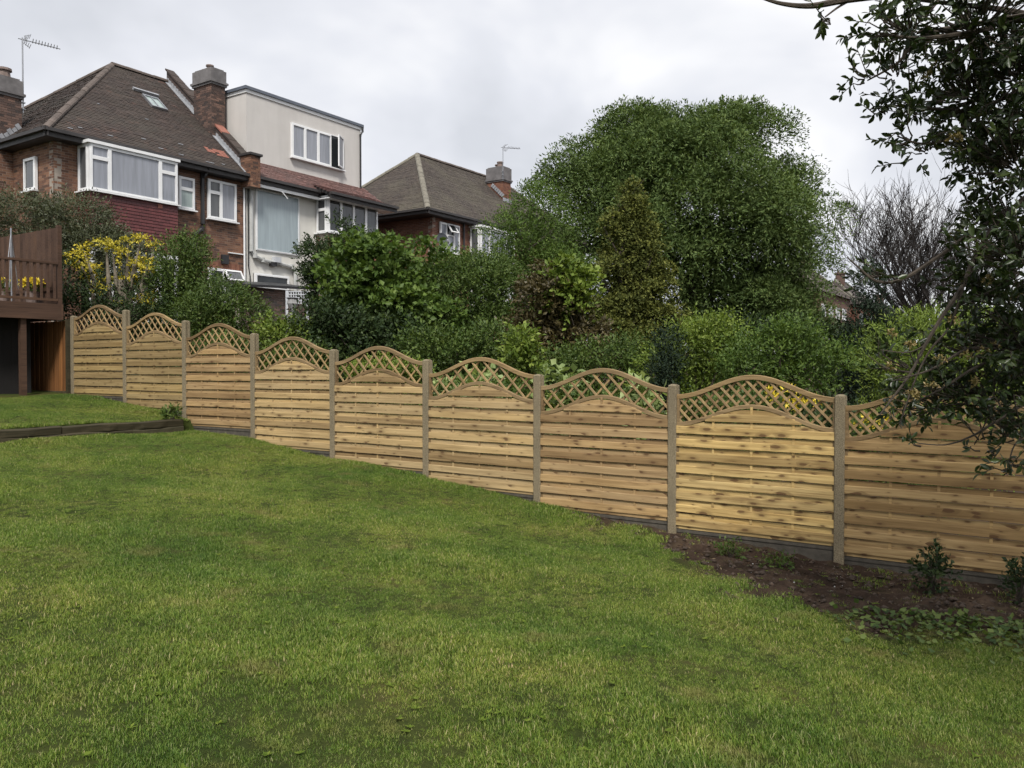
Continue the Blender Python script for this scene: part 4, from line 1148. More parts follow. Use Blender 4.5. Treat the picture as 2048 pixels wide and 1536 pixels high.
for ri in (0, 1): fc += [(1 + ri * 16 + k, 1 + (ri + 1) * 16 + k, 1 + (ri + 1) * 16 + (k + 1) % 16, 1 + ri * 16 + (k + 1) % 16) for k in range(16)]
mb.add(pts, fc); mb.build('reflector', M['dish'], ds)
mb = MB().frame((0, 0, 0), (1, 0, 0), (0, 1, 0)); mb.tube([c - b * 0.3 + d * 0.06, c - b * 0.22 + d * 0.4], 0.015, 5); mb.tube([c - b * 0.22 + d * 0.36, c - b * 0.14 + d * 0.46], 0.04, 6); mb.build('feed_arm', M['lattice'], ds)
mb = MB().frame((0, 0, 0), (1, 0, 0), (0, 1, 0)); mb.tube([c, Vector((30.6, 24.99, 7.5))], 0.025, 6); mb.build('wall_bracket', M['metal'], ds)

# ------------------------------------------------------------------ raised deck at the left
DK = empty('raised_deck', (8.6, 17.9, 1.12), 'raised brown stained timber deck with railing and privacy screen', 'deck')
X3 = ((0, 0, 0), (1, 0, 0), (0, 1, 0))
DU0_, DU1_, DV0_, DV1_, DZ_ = 2.0, 9.33, 17.78, 23.3, 3.03
v = DV0_
while v < DV1_:
    mb = MB().frame(*X3); mb.box(DU0_, DU1_, v, v + 0.14, DZ_ - 0.03, DZ_ + random.uniform(-0.002, 0.002)); mb.build('deck_board', M['deckwood'], DK); v += 0.145
for (a, b, c_, d_) in ((DU0_, DU1_, DV0_ - 0.045, DV0_ - 0.001), (DU1_ + 0.001, DU1_ + 0.045, DV0_ - 0.045, DV1_)):
    mb = MB().frame(*X3); mb.box(a, b, c_, d_, DZ_ - 0.33, DZ_ + 0.0); mb.build('fascia_beam', M['deckwood'], DK)
for v in (18.6, 19.6, 20.6, 21.6, 22.6):
    mb = MB().frame(*X3); mb.box(DU0_, DU1_, v, v + 0.05, DZ_ - 0.2, DZ_ - 0.032); mb.build('joist', M['deckwood'], DK)
for (u, v) in ((8.60, 17.86), (5.6, 17.86), (2.6, 17.86), (8.6, 22.9), (5.6, 22.9)):
    mb = MB().frame(*X3); mb.box(u - 0.055, u + 0.055, v - 0.055, v + 0.055, 1.0, DZ_ - 0.205); mb.build('post', M['deckwood'], DK)
mb = MB().frame(*X3); mb.box(DU0_, DU1_ - 0.05, DV0_ - 0.03, DV0_ + 0.05, DZ_ + 0.83, DZ_ + 0.88); mb.build('top_rail', M['deckwood'], DK)
mb = MB().frame(*X3); mb.box(DU0_, DU1_ - 0.05, DV0_ - 0.015, DV0_ + 0.035, DZ_ + 0.06, DZ_ + 0.11); mb.build('bottom_rail', M['deckwood'], DK)
u = DU0_ + 0.05
while u < DU1_ - 0.1:
    mb = MB().frame(*X3); mb.box(u, u + 0.042, DV0_ - 0.01, DV0_ + 0.03, DZ_ + 0.111, DZ_ + 0.829); mb.build('baluster', M['deckwood'], DK); u += 0.135
for v in (DV0_ + 0.02, 20.4, 22.8):
    mb = MB().frame(*X3); mb.box(DU1_ - 0.045, DU1_ + 0.04, v - 0.04, v + 0.04, DZ_ + 0.001, DZ_ + 1.66); mb.build('screen_post', M['deckwood'], DK)
v = DV0_ + 0.08
while v < 22.7:
    mb = MB().frame(*X3); mb.box(DU1_ - 0.012, DU1_ + 0.012, v, v + 0.118, DZ_ + 0.02, DZ_ + 1.62 + random.uniform(-0.002, 0.002)); mb.build('screen_board', M['deckwood'], DK); v += 0.1195
for z_ in (0.3,):
    mb = MB().frame(*X3); mb.box(DU1_ - 0.04, DU1_ - 0.0125, DV0_ + 0.07, 22.7, DZ_ + z_, DZ_ + z_ + 0.08); mb.build('screen_rail', M['deckwood'], DK)
# house wall at the back of the void
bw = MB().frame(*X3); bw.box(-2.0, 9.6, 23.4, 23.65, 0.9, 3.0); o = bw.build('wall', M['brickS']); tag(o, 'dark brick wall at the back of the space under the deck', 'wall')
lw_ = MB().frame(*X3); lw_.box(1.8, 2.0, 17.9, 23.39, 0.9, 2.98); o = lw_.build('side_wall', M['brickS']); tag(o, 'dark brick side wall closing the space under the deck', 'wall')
pt_ = empty('blackout', (5.5, 18.35, 1.1), 'added near-black boarded partition set back in the shadow under the deck', 'blackout')  # added boards, coloured black in place of the deep shade here
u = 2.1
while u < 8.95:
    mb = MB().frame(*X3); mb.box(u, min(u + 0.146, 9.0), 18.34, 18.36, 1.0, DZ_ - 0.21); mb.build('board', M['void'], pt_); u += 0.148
# old brown fence below the deck, on the boundary line
OF = empty('old_fence', (9.46, 20.5, 1.1), 'weathered brown vertical board fence below the deck', 'fence')
v = 17.75; i = 0
while v < 23.3:
    mb = MB().frame(*X3); dx = 0.012 if i % 2 else 0.0
    mb.box(9.44 + dx, 9.455 + dx, v, v + 0.115, 1.0, 2.69 + random.uniform(-0.01, 0.01)); mb.build('board', M['oldfence'], OF); v += 0.095; i += 1
mb = MB().frame(*X3); mb.box(9.41, 9.50, 17.66, 17.74, 0.95, 2.72); mb.build('post', M['sleeper'], OF)
mb = MB().frame(*X3); mb.box(9.40, 9.425, 17.75, 23.2, 1.0, 1.2); mb.build('kick_board', M['sleeper'], OF)
st = MB().frame(*X3); st.tube([(8.95, 18.9, 1.13), (9.0, 18.7, 1.6), (9.38, 19.3, 2.3)], 0.016, 6); o = st.build('leaning_stick', M['bark_pale']); tag(o, 'thin pale stick leaning in the dark under the deck', 'stick')
# clothes dryer pole
rp = empty('rotary_dryer', (8.75, 18.6, DZ_), 'slim grey folded clothes dryer pole standing on the deck', 'clothes dryer')
mb = MB().frame(*X3); mb.tube([(8.75, 18.6, DZ_), (8.75, 18.6, DZ_ + 1.6)], 0.016, 8); mb.build('pole', M['metal'], rp)
for a in (-0.28, -0.1, 0.16, 0.3):
    mb = MB().frame(*X3); mb.tube([(8.75, 18.6, DZ_ + 1.5), (8.75 + a * 0.6, 18.6 + a * 0.3, DZ_ + 0.35)], 0.008, 5); mb.build('arm', M['metal'], rp)

# ------------------------------------------------------------------ sleeper retaining wall of the terrace
RW = empty('retaining_wall', (2.0, 13.4, 0.55), 'low dark mossy sleeper wall holding up the upper lawn', 'retaining wall')
for cidx, (z0, z1) in enumerate(((0.40, 0.64), (0.645, 0.765))):
    u = -6.0 - 1.2 * cidx; i = 0
    while u < 9.1:
        ub = min(u + 2.35, 9.2)
        if ub - u > 0.3:
            dv = random.uniform(-0.012, 0.012)
            nseg = 14
            def pr(x, dv=dv, z0=z0, z1=z1, sd=i * 3.1 + cidx):
                w = 0.012 * math.sin(x * 7 + sd) + 0.008 * math.sin(x * 19 + 2 * sd)
                q = 0.008 * math.sin(x * 5 + sd)
                return [(13.34 + dv + w, z0), (13.335 + dv + w * 0.5, z1 - 0.02 + q), (13.36 + dv, z1 + q), (13.49, z1 + q), (13.49, z0)]
            V = []
            for x in np.linspace(u, ub, nseg + 1): V += [(x - 2.0, a - 13.4, b - 0.55) for a, b in pr(x)]
            k = 5; Fq = []
            for a_ in range(nseg):
                for b_ in range(k): Fq.append((a_ * k + b_, (a_ + 1) * k + b_, (a_ + 1) * k + (b_ + 1) % k, a_ * k + (b_ + 1) % k))
            Fq += [tuple(range(k)), tuple(nseg * k + b_ for b_ in range(k - 1, -1, -1))]
            place('sleeper', raw_mesh('sleeper', np.array(V), Fq, M['sleeper']), RW)
        u += 2.37; i += 1

# ------------------------------------------------------------------ outhouse and garden things in the neighbour's garden
OH = empty('outhouse', (17.5, 21.6, 2.2), 'low brick outhouse with dark felt roof between the two houses', 'outhouse')
brick_wall(OH, (16.9, 21.6, 1.9), (1, 0, 0), (0, -1, 0), 3.2, 2.35, [], M['brickS'])
mb = MB().frame(*X3); mb.add([(16.7, 21.4, 4.28), (20.3, 21.4, 4.42), (20.3, 24.0, 4.75), (16.7, 24.0, 4.6), (16.7, 21.4, 4.20), (20.3, 21.4, 4.34), (20.3, 24.0, 4.66), (16.7, 24.0, 4.5)],
       [(0, 1, 2, 3), (4, 7, 6, 5), (0, 4, 5, 1), (1, 5, 6, 2), (2, 6, 7, 3), (3, 7, 4, 0)]); mb.build('felt_roof', M['black'], OH)
lt = empty('lattice_screen', tuple(at(592, 640, 24)), 'pale grey lattice screen standing among the shrubs', 'screen')
c0 = at(572, 583, 24); c1 = at(614, 583, 24)
mb = MB().frame(tuple(c0), tuple(c1 - c0), (0, -1, 0)); Wl = float(np.linalg.norm(c1 - c0))
for i in range(9): mb.box(i * Wl / 8.5, i * Wl / 8.5 + 0.025, 0, 0.012, -0.36, 0)
for i in range(5): mb.box(0, Wl, 0.013, 0.024, -0.36 + i * 0.085, -0.335 + i * 0.085)
mb.build('lattice', M['lattice'], lt)
mb = MB().frame(tuple(c0), tuple(c1 - c0), (0, -1, 0)); mb.box(-0.02, 0.03, 0.025, 0.06, -1.6, 0.02); mb.build('post', M['lattice'], lt)
mb = MB().frame(tuple(c0), tuple(c1 - c0), (0, -1, 0)); mb.box(Wl - 0.03, Wl + 0.02, 0.025, 0.06, -1.6, 0.02); mb.build('post', M['lattice'], lt)
pd_ = empty('stone_urn', tuple(at(586, 660, 23)), 'small pale stone urn on a pedestal in front of the lattice screen', 'urn')
b = Vector(at(586, 650, 23)); mb = MB().frame(*X3); mb.box(b.x - 0.16, b.x + 0.16, b.y - 0.16, b.y + 0.16, b.z - 0.5, b.z + 0.28); mb.build('pedestal', M['stone'], pd_)
mb = MB().frame(*X3); q = b + Vector((0, 0, 0.28)); mb.tube([q, q + Vector((0, 0, .1)), q + Vector((0, 0, .3)), q + Vector((0, 0, .42)), q + Vector((0, 0, .46))], [0.1, 0.05, 0.15, 0.13, 0.17], 10); mb.build('urn_bowl', M['stone'], pd_)

# ------------------------------------------------------------------ vegetation builders
RIGHT = np.array((math.sin(YAW), -math.cos(YAW), 0)); FWD = np.array((math.cos(YAW), math.sin(YAW), 0)); UP = np.array((0, 0, 1.0))
def nrm(a): return a / np.maximum(np.linalg.norm(a, axis=-1, keepdims=True), 1e-9)

def leaf_arrays(P, D, Nn, L, W, fold=0.18):
    S = nrm(np.cross(D, Nn)); Nn = nrm(np.cross(S, D))
    L = L[:, None]; W = W[:, None]
    mid = P + D * L * 0.45
    V = np.stack([P, mid + S * W * 0.5 + Nn * W * fold, P + D * L, mid - S * W * 0.5 + Nn * W * fold], 1).reshape(-1, 3)
    n = len(P); b = np.arange(n)[:, None] * 4
    F = np.concatenate([b + np.array([[0, 1, 2]]), b + np.array([[0, 2, 3]])], 0)
    return V, F

def lobe_px(px, py, rx, ry, Y, rd=None):
    c = at(px, py, Y); k = Y / 1675.0
    return (c, rx * k, (rd if rd is not None else (rx + ry) / 2 * k), ry * k)

def sprigs(lobes, ns, m, slen, r, up=0.3, jitter=0.6, shell=0.35, gap=0.0, gscale=1.6, wts=None, zmin=None, tipfan=0.9, curl=0.0, low=0.72):
    """twigs on ellipsoid lobes with m leaves each -> leaf bases, leaf directions, leaf normals, random id"""
    w = np.array([(a * b + b * c + a * c) for _, a, b, c in lobes]) if wts is None else np.array(wts, float)
    li = r.choice(len(lobes), ns, p=w / w.sum())
    d = nrm(r.normal(0, 1, (ns, 3)))
    d[:, 2] = np.abs(d[:, 2]) * np.where(r.uniform(0, 1, ns) < low, 1, -1)
    C = np.array([l[0] for l in lobes])[li]; Rx = np.array([l[1] for l in lobes])[li]; Ry = np.array([l[2] for l in lobes])[li]; Rz = np.array([l[3] for l in lobes])[li]
    rad = 1 - shell * r.uniform(0, 1, ns) ** 1.6
    off = (RIGHT[None] * (d[:, 0] * Rx * rad)[:, None] + FWD[None] * (d[:, 1] * Ry * rad)[:, None] + UP[None] * (d[:, 2] * Rz * rad)[:, None])
    p = C + off
    if gap > 0:
        q = p * gscale
        nz_ = (np.sin(q[:, 0] * 2.1 + 1.3 * np.sin(q[:, 2] * 1.7)) + np.sin(q[:, 1] * 2.3 + 1.1 * np.sin(q[:, 0] * 1.9)) + np.sin(q[:, 2] * 2.7 + 1.2 * np.sin(q[:, 1] * 2.2))) / 3
        keep = nz_ > -1 + gap * 1.2 + r.normal(0, 0.12, ns)
        p, off = p[keep], off[keep]
    if zmin is not None:
        k = p[:, 2] > zmin; p, off = p[k], off[k]
    out = nrm(off)
    sd_ = nrm(out + UP * up + r.normal(0, jitter, p.shape) * 0.6)
    n = len(p)
    sl = slen * r.uniform(0.5, 1.3, n)
    tj = np.linspace(0, 1, m)[None, :]
    base = p[:, None, :] + sd_[:, None, :] * (sl[:, None] * tj)[:, :, None]
    base[:, :, 2] -= curl * (sl[:, None] * tj ** 2)
    pr = nrm(r.normal(0, 1, (n, m, 3)))
    pr = nrm(pr - sd_[:, None, :] * (pr * sd_[:, None, :]).sum(-1, keepdims=True))
    ld = nrm(sd_[:, None, :] * (0.5 + 0.5 * tj[:, :, None]) + pr * tipfan)
    ln = nrm(out[:, None, :] * 0.6 + UP * 0.6 + r.normal(0, 0.5, (n, m, 3)))
    rid = np.clip(r.uniform(0, 1, (n, 1)) * 0.5 + r.uniform(0, 1, (n, m)) * 0.5 + 0.0 * tj, 0, 1)
    return base.reshape(-1, 3), ld.reshape(-1, 3), ln.reshape(-1, 3), rid.ravel()

def sub(lobes, k, f, seed, zlow=-0.5):
    """breaks lobes into many smaller clumps sitting on their surfaces"""
    r = np.random.default_rng(seed); out = []
    for c, a, b, h_ in lobes:
        n = max(2, int(k * (a * h_) ** 0.5))
        for _ in range(n):
            d = r.normal(0, 1, 3); d /= np.linalg.norm(d)
            if d[2] < zlow: d[2] = -d[2]
            q = c + RIGHT * d[0] * a * 0.79 + FWD * d[1] * b * 0.79 + UP * d[2] * h_ * 0.77
            s_ = min(f, 0.55 * min(a, h_ * 1.6)) * r.uniform(0.6, 1.35)
            out.append((q, s_ * 1.1, s_, s_ * 0.75))
        out.append((c, a * 0.62, b * 0.62, h_ * 0.62))
    return out

def crown(parent, name, lobes, ns, m, slen, L, W, mt, seed, label=None, **k):
    r = np.random.default_rng(seed)
    P, D, Nn, rid = sprigs(lobes, ns, m, slen, r, **k)
    n = len(P)
    V, F = leaf_arrays(P, D, Nn, L * r.uniform(0.65, 1.25, n), W * r.uniform(0.7, 1.2, n))
    V = V - np.array(root_loc(parent))
    me = raw_mesh(name, V, F, mt, np.repeat(rid, 4))
    return tag(place(name, me, parent), label)

def trunk(parent, base, lobes, rad, mt, seed, stems=1, name='trunk', limbs=True):
    r = random.Random(seed)
    mb = MB().frame(*X3)
    b = Vector(base)
    cs = [Vector(l[0]) for l in lobes]
    for s in range(stems):
        c = sum(cs, Vector()) / len(cs)
        b2 = b + Vector((r.uniform(-1, 1), r.uniform(-1, 1), 0)) * (0.12 * (stems > 1))
        tgt = c if stems == 1 else cs[s % len(cs)]
        pts = [b2 - Vector((0, 0, 0.15))]; rr = [rad * 1.25]
        for i in range(1, 6):
            t_ = i / 5
            pts.append(b2.lerp(tgt, t_) + Vector((r.uniform(-1, 1), r.uniform(-1, 1), 0)) * rad * 1.2); rr.append(rad * (1 - 0.72 * t_))
        mb.tube(pts, rr, 7)
        if limbs:
            for c_ in cs:
                st_ = pts[r.choice((2, 3, 4))]
                q = [st_.lerp(c_, t_) + Vector((r.uniform(-1, 1), r.uniform(-1, 1), r.uniform(-.5, 1))) * 0.12 * (c_ - st_).length * (t_ > 0) for t_ in (0, .3, .6, .8, .95)]
                mb.tube(q, [rad * .45, rad * .34, rad * .24, rad * .14, rad * .05], 5)
    return mb.build(name, mt, parent)

def plant(name, label, cat, base_px, Y, lobes_px, ns, m, slen, L, W, mt, seed, tr=0.05, group=None, trunk_mat='bark', to_ground=True, stems=1, clump=None, **k):
    lobes = [lobe_px(a, b, c, d, Y + (e[0] if e else 0), (e[1] if len(e) > 1 else None)) for (a, b, c, d, *e) in lobes_px]
    bx = at(base_px, 735, Y); gz = float(H(bx[0], bx[1]))
    root = empty(name, (bx[0], bx[1], gz), label, cat, group)
    trunk(root, (bx[0], bx[1], gz), lobes, tr, M[trunk_mat], seed, stems)
    if to_ground:
        lo = []
        for c, a, b, h_ in lobes:
            g = float(H(c[0], c[1]))
            bot = c[2] - h_ * 0.6
            if bot > g + 0.2 and to_ground is True:
                lo.append((np.array((c[0], c[1], (bot + g) / 2)), a * 0.85, b * 0.85, max(0.3, (bot - g) / 2 + 0.2)))
        lobes = lobes + lo
    if clump: lobes = sub(lobes, clump[0], clump[1], seed + 5)
    crown(root, 'crown', lobes, ns, m, slen, L, W, M[mt], seed + 1, zmin=gz, **k)
    return root

G_SH = 'shrubs in the neighbouring garden'
# ---- big round tree
plant('big_tree', 'huge round dense green tree rising behind the golden conifer', 'tree', 1380, 26,
      [(1370, 460, 235, 215, 0, 3.2), (1225, 375, 120, 100, 0.5), (1430, 325, 165, 105, 0.3), (1555, 430, 85, 115, 0.8), (1150, 450, 72, 130, 0.6), (1300, 300, 90, 60, 1), (1460, 270, 70, 50, .8), (1370, 305, 90, 60, .3), (1300, 345, 90, 60, -.4),
       (1320, 570, 200, 120, -0.6), (1520, 590, 120, 90, 0), (1480, 650, 150, 60, -0.4), (1590, 645, 55, 45, 0), (1585, 590, 60, 70, 0), (1560, 515, 75, 70, -.3), (1250, 470, 120, 110, -1), (1450, 450, 130, 110, -1.4), (1590, 360, 40, 40, .5), (1180, 300, 45, 30, .6)],
      36000, 7, 0.55, 0.13, 0.045, 'l_big', 11, tr=0.28, to_ground=False, up=0.0, jitter=0.7, shell=0.45, gap=0.24, gscale=1.3, clump=(6.5, 0.75), low=0.82, curl=0.75)
# ---- golden conifer, a cone of drooping sprays
cl = []
for i in range(26):
    t_ = i / 25; py = 366 + t_ * 350; hw = 4 + 145 * t_ ** 0.9
    for s in range(3 if t_ > 0.15 else 1):
        cl.append((1262 + random.uniform(-0.6, 0.6) * hw, py + random.uniform(-8, 8), hw * (0.55 if t_ > .15 else 1), 15 + 9 * t_, random.uniform(-0.5, 0.5) * hw / 90))
plant('golden_conifer', 'golden green conical conifer standing in front of the big round tree', 'tree', 1262, 19, cl, 11000, 6, 0.22, 0.075, 0.04, 'l_conifer', 21, tr=0.1, to_ground=False, up=0.25, shell=0.45, gap=0.15, gscale=2.4, clump=(5, 0.2), curl=0.7)
# ---- loose pale tree left of the big one
plant('feathery_tree', 'pale feathery tree between the hip-roofed house and the big round tree', 'tree', 1060, 23,
      [(1050, 490, 72, 85), (1095, 430, 55, 62), (1000, 540, 62, 55), (1085, 570, 80, 80), (1075, 400, 22, 35), (1020, 450, 30, 30)], 6500, 6, 0.4, 0.085, 0.035, 'l_maple', 31, tr=0.1, up=0.4, gap=0.15, curl=0.4, clump=(6, 0.4))
# ---- shrubs of the middle
plant('laurel_bush', 'glossy dark green bush under the white rendered house', 'shrub', 670, 20, [(680, 520, 72, 60), (645, 560, 55, 55), (692, 463, 24, 22), (660, 610, 62, 60), (730, 500, 30, 40)], 4800, 6, 0.24, 0.08, 0.038, 'l_dark', 41, group=G_SH, clump=(6, 0.32), gap=0.1, low=0.8, up=0.5)
plant('young_maple', 'bright mid-green maple with broad leaves above the fifth fence panel', 'tree', 770, 16.5, [(765, 555, 105, 66), (838, 505, 34, 28, 0.5), (715, 610, 85, 65), (800, 620, 100, 70), (720, 510, 40, 26)], 3600, 6, 0.28, 0.12, 0.095, 'l_maple', 51, tr=0.06, group='small trees', gap=0.15, up=0.2, curl=0.3, clump=(7, 0.3))
plant('firethorn_bush', 'large small-leaved green bush right of the bright maple', 'shrub', 930, 17.5, [(930, 610, 120, 85), (860, 590, 80, 70), (1000, 590, 90, 60), (960, 540, 60, 40), (900, 690, 110, 60)], 8500, 6, 0.24, 0.065, 0.032, 'l_mid', 61, group=G_SH, clump=(7, 0.3), gap=0.15, low=0.8, up=0.4, gscale=2.0)
plant('mixed_shrub', 'soft green shrub under the satellite dish, between maple and feathery tree', 'shrub', 920, 19.5, [(905, 560, 60, 40), (960, 545, 50, 36), (870, 560, 50, 40), (930, 600, 90, 50)], 3600, 6, 0.26, 0.075, 0.035, 'l_maple', 65, group=G_SH, clump=(6, 0.28), gap=0.1, low=0.8)
plant('copper_shrub', 'bronze-leaved shrub at the left foot of the golden conifer', 'shrub', 1090, 16, [(1080, 600, 58, 50), (1125, 660, 65, 60), (1045, 690, 60, 50), (1100, 560, 24, 20), (1160, 700, 50, 45)], 3400, 6, 0.22, 0.09, 0.055, 'l_copper', 71, group=G_SH, clump=(7, 0.24), gap=0.12, low=0.8, curl=0.2)
plant('climber', 'fresh bright green climber between the bronze shrub and the conifer', 'climber', 1130, 15.7, [(1128, 560, 26, 36), (1140, 600, 28, 30), (1165, 565, 18, 20)], 420, 6, 0.25, 0.11, 0.07, 'l_bright', 81, tr=0.02, to_ground=False, up=0.2, curl=0.3)
plant('sapling', 'small yellow-green sapling behind the sixth fence panel', 'shrub', 1045, 13.3, [(1045, 690, 18, 22), (1035, 720, 22, 20), (1060, 735, 18, 20)], 240, 6, 0.2, 0.10, 0.05, 'l_bright', 83, tr=0.015, to_ground=False, up=0.2)
plant('dark_bush', 'deep green bush in shade behind the fifth fence panel', 'shrub', 720, 15.6, [(700, 680, 75, 55), (790, 690, 70, 50), (640, 650, 45, 45)], 3000, 6, 0.24, 0.08, 0.045, 'l_dark', 91, group=G_SH, gap=0.2)
plant('dark_bush', 'deep green bush in shade behind the sixth fence panel', 'shrub', 900, 14.8, [(900, 715, 80, 45), (980, 705, 60, 45), (850, 700, 40, 40)], 2600, 6, 0.24, 0.075, 0.04, 'l_mid', 93, group=G_SH, gap=0.2)
plant('dark_bush', 'deep green bush at the foot of the golden conifer', 'shrub', 1200, 14.2, [(1200, 735, 80, 42), (1270, 720, 50, 40), (1120, 745, 50, 36)], 2400, 6, 0.24, 0.07, 0.035, 'l_mid', 95, group=G_SH, gap=0.25)
plant('hedge_bush', 'bright green bush behind the seventh and eighth fence panels', 'shrub', 1390, 13.3, [(1360, 700, 62, 48), (1430, 690, 60, 45), (1400, 660, 40, 22), (1320, 740, 60, 40), (1470, 720, 40, 40)], 3600, 6, 0.24, 0.062, 0.03, 'l_bright', 101, group=G_SH, clump=(7, 0.2), gap=0.12, up=0.7)
plant('dwarf_cypress', 'small dark feathery cypress inside the bright green bush', 'shrub', 1335, 12.7, [(1335, 700, 24, 40), (1330, 750, 32, 40)], 900, 6, 0.2, 0.06, 0.024, 'l_cypress', 103, tr=0.03, up=0.9)
plant('hedge_bush', 'loose mid-green bush behind the eighth fence panel', 'shrub', 1570, 12.6, [(1555, 715, 70, 45), (1630, 735, 60, 45), (1500, 750, 60, 34), (1590, 690, 40, 26), (1545, 675, 22, 16)], 3300, 6, 0.24, 0.065, 0.03, 'l_maple', 105, group=G_SH, clump=(7, 0.2), gap=0.12, up=0.7)
plant('column_cypress', 'narrow very dark columnar cypress in front of the far houses', 'tree', 1738, 16.5, [(1738, 590, 22, 55), (1735, 660, 40, 60), (1775, 690, 26, 60), (1740, 730, 50, 60), (1700, 720, 24, 60)], 4200, 6, 0.26, 0.07, 0.026, 'l_cypress', 111, tr=0.08, up=1.4, shell=0.5, jitter=0.3)
plant('conifer_hedge', 'soft light green conifer bush below the bare tree', 'shrub', 1850, 13.8, [(1830, 690, 95, 55), (1900, 670, 70, 50), (1770, 730, 60, 45), (1960, 690, 90, 60), (1850, 760, 120, 50)], 5200, 6, 0.28, 0.07, 0.022, 'l_bright', 113, group=G_SH, gap=0.22, up=0.5, curl=0.25)
plant('far_hedge', 'dark hedge beyond the bright bushes, below the far houses', 'hedge', 1700, 24, [(1380, 690, 90, 46), (1490, 690, 90, 46), (1600, 690, 90, 44), (1720, 690, 80, 36), (1840, 690, 90, 44), (1960, 680, 90, 50), (2080, 680, 90, 55)], 7500, 6, 0.35, 0.12, 0.06, 'l_dark', 117, gap=0.0, up=0.5)
# ---- left side
plant('wispy_tree', 'grey-green wispy tree behind the deck against the brown brick side wall', 'tree', 120, 21.5, [(40, 445, 90, 42), (150, 440, 70, 36), (210, 515, 70, 46), (270, 540, 50, 44), (190, 490, 60, 40), (100, 490, 60, 40), (-60, 450, 80, 50), (230, 500, 26, 26)], 6200, 6, 0.34, 0.085, 0.028, 'l_greygreen', 121, tr=0.07, to_ground='x', up=0.4, gap=0.2)
plant('privet_shrub', 'tall dense green shrub right of the yellow-leaved tree', 'shrub', 365, 20, [(365, 530, 50, 50), (350, 580, 52, 50), (385, 500, 26, 24), (400, 570, 30, 40)], 3200, 6, 0.26, 0.085, 0.034, 'l_mid', 131, group=G_SH, gap=0.15, up=0.6)
plant('privet_shrub', 'rounded green shrub behind the third fence panel', 'shrub', 450, 18.5, [(450, 625, 68, 44), (400, 640, 50, 44), (500, 640, 36, 36), (440, 590, 40, 24)], 3200, 6, 0.25, 0.08, 0.032, 'l_mid', 133, group=G_SH, gap=0.2, up=0.6)
plant('variegated_shrub', 'bright yellow-green shrub spilling over the fourth fence panel', 'shrub', 570, 15.6, [(565, 680, 45, 30), (600, 700, 40, 26), (550, 655, 24, 14), (590, 660, 24, 14)], 1500, 6, 0.2, 0.075, 0.042, 'l_bright', 135, tr=0.03, group=G_SH, gap=0.15, up=0.4)
plant('ivy_mass', 'dark leafy growth behind the first fence panel', 'shrub', 200, 19.3, [(170, 615, 45, 40), (290, 620, 45, 35), (240, 640, 60, 30), (135, 560, 20, 40), (215, 590, 50, 40, .8), (285, 590, 40, 40, .8)], 2400, 6, 0.25, 0.08, 0.04, 'l_dark', 137, group=G_SH, gap=0.25)
# ---- yellow-leaved pollarded tree
yb = at(245, 735, 19.8); yg = float(H(yb[0], yb[1]))
YT = empty('yellow_tree', (yb[0], yb[1], yg), 'many-stemmed tree with clusters of bright yellow leaves beside the deck', 'tree')
ycl = [(160, 515, 24, 8), (170, 495, 18, 6), (215, 488, 24, 7), (228, 500, 14, 7), (258, 482, 10, 5), (283, 480, 9, 9), (312, 492, 14, 6), (250, 505, 16, 8), (285, 530, 24, 14), (275, 560, 22, 10),
       (300, 540, 14, 10), (185, 540, 24, 10), (235, 562, 26, 8), (200, 580, 16, 8), (262, 575, 22, 9), (292, 605, 20, 10), (300, 590, 14, 9), (235, 610, 12, 4), (150, 530, 14, 8), (305, 625, 22, 6), (245, 525, 10, 6), (180, 556, 18, 6)]
yl = [lobe_px(a, b, c * 0.9, d * 1.0, 19.8 + random.uniform(-0.4, 0.4)) for a, b, c, d in ycl]
mb = MB().frame(*X3)
for (bx_, tops) in ((240, (225, 258, 215, 283)), (225, (160, 185, 200, 170)), (255, (275, 300, 312, 290))):
    for tp in tops:
        p0 = Vector(at(bx_, 668, 19.8)); p0.z = yg - 0.1; tgt = min(ycl, key=lambda q: abs(q[0] - tp)); p3 = Vector(at(tgt[0], tgt[1] + 6, 19.8))
        p1 = p0.lerp(p3, 0.4) + Vector((random.uniform(-.12, .12), random.uniform(-.12, .12), 0.1)); p2 = p0.lerp(p3, 0.75) + Vector((random.uniform(-.1, .1), random.uniform(-.1, .1), 0.05))
        mb.tube([p0, p1, p2, p3], [0.085, 0.065, 0.05, 0.012], 7)
        for _ in range(4):
            l = random.choice(yl); q0 = p1.lerp(p2, random.random()); q1 = Vector(l[0])
            if (q1 - q0).length < 1.0: mb.tube([q0, q0.lerp(q1, .5) + Vector((0, 0, -.04)), q1], [0.022, 0.015, 0.006], 5)
mb.tube([Vector(at(245, 735, 19.8)) * 1.0 - Vector((0, 0, at(245, 735, 19.8)[2] - yg + .1)), Vector(at(246, 640, 19.8)), Vector(at(247, 600, 19.8)), Vector(at(246, 560, 19.8))], [0.16, 0.15, 0.13, 0.09], 8)
mb.build('trunk', M['bark_pale'], YT)
crown(YT, 'crown', yl, 620, 6, 0.11, 0.07, 0.038, M['l_yellow'], 141, up=0.1, shell=0.9)

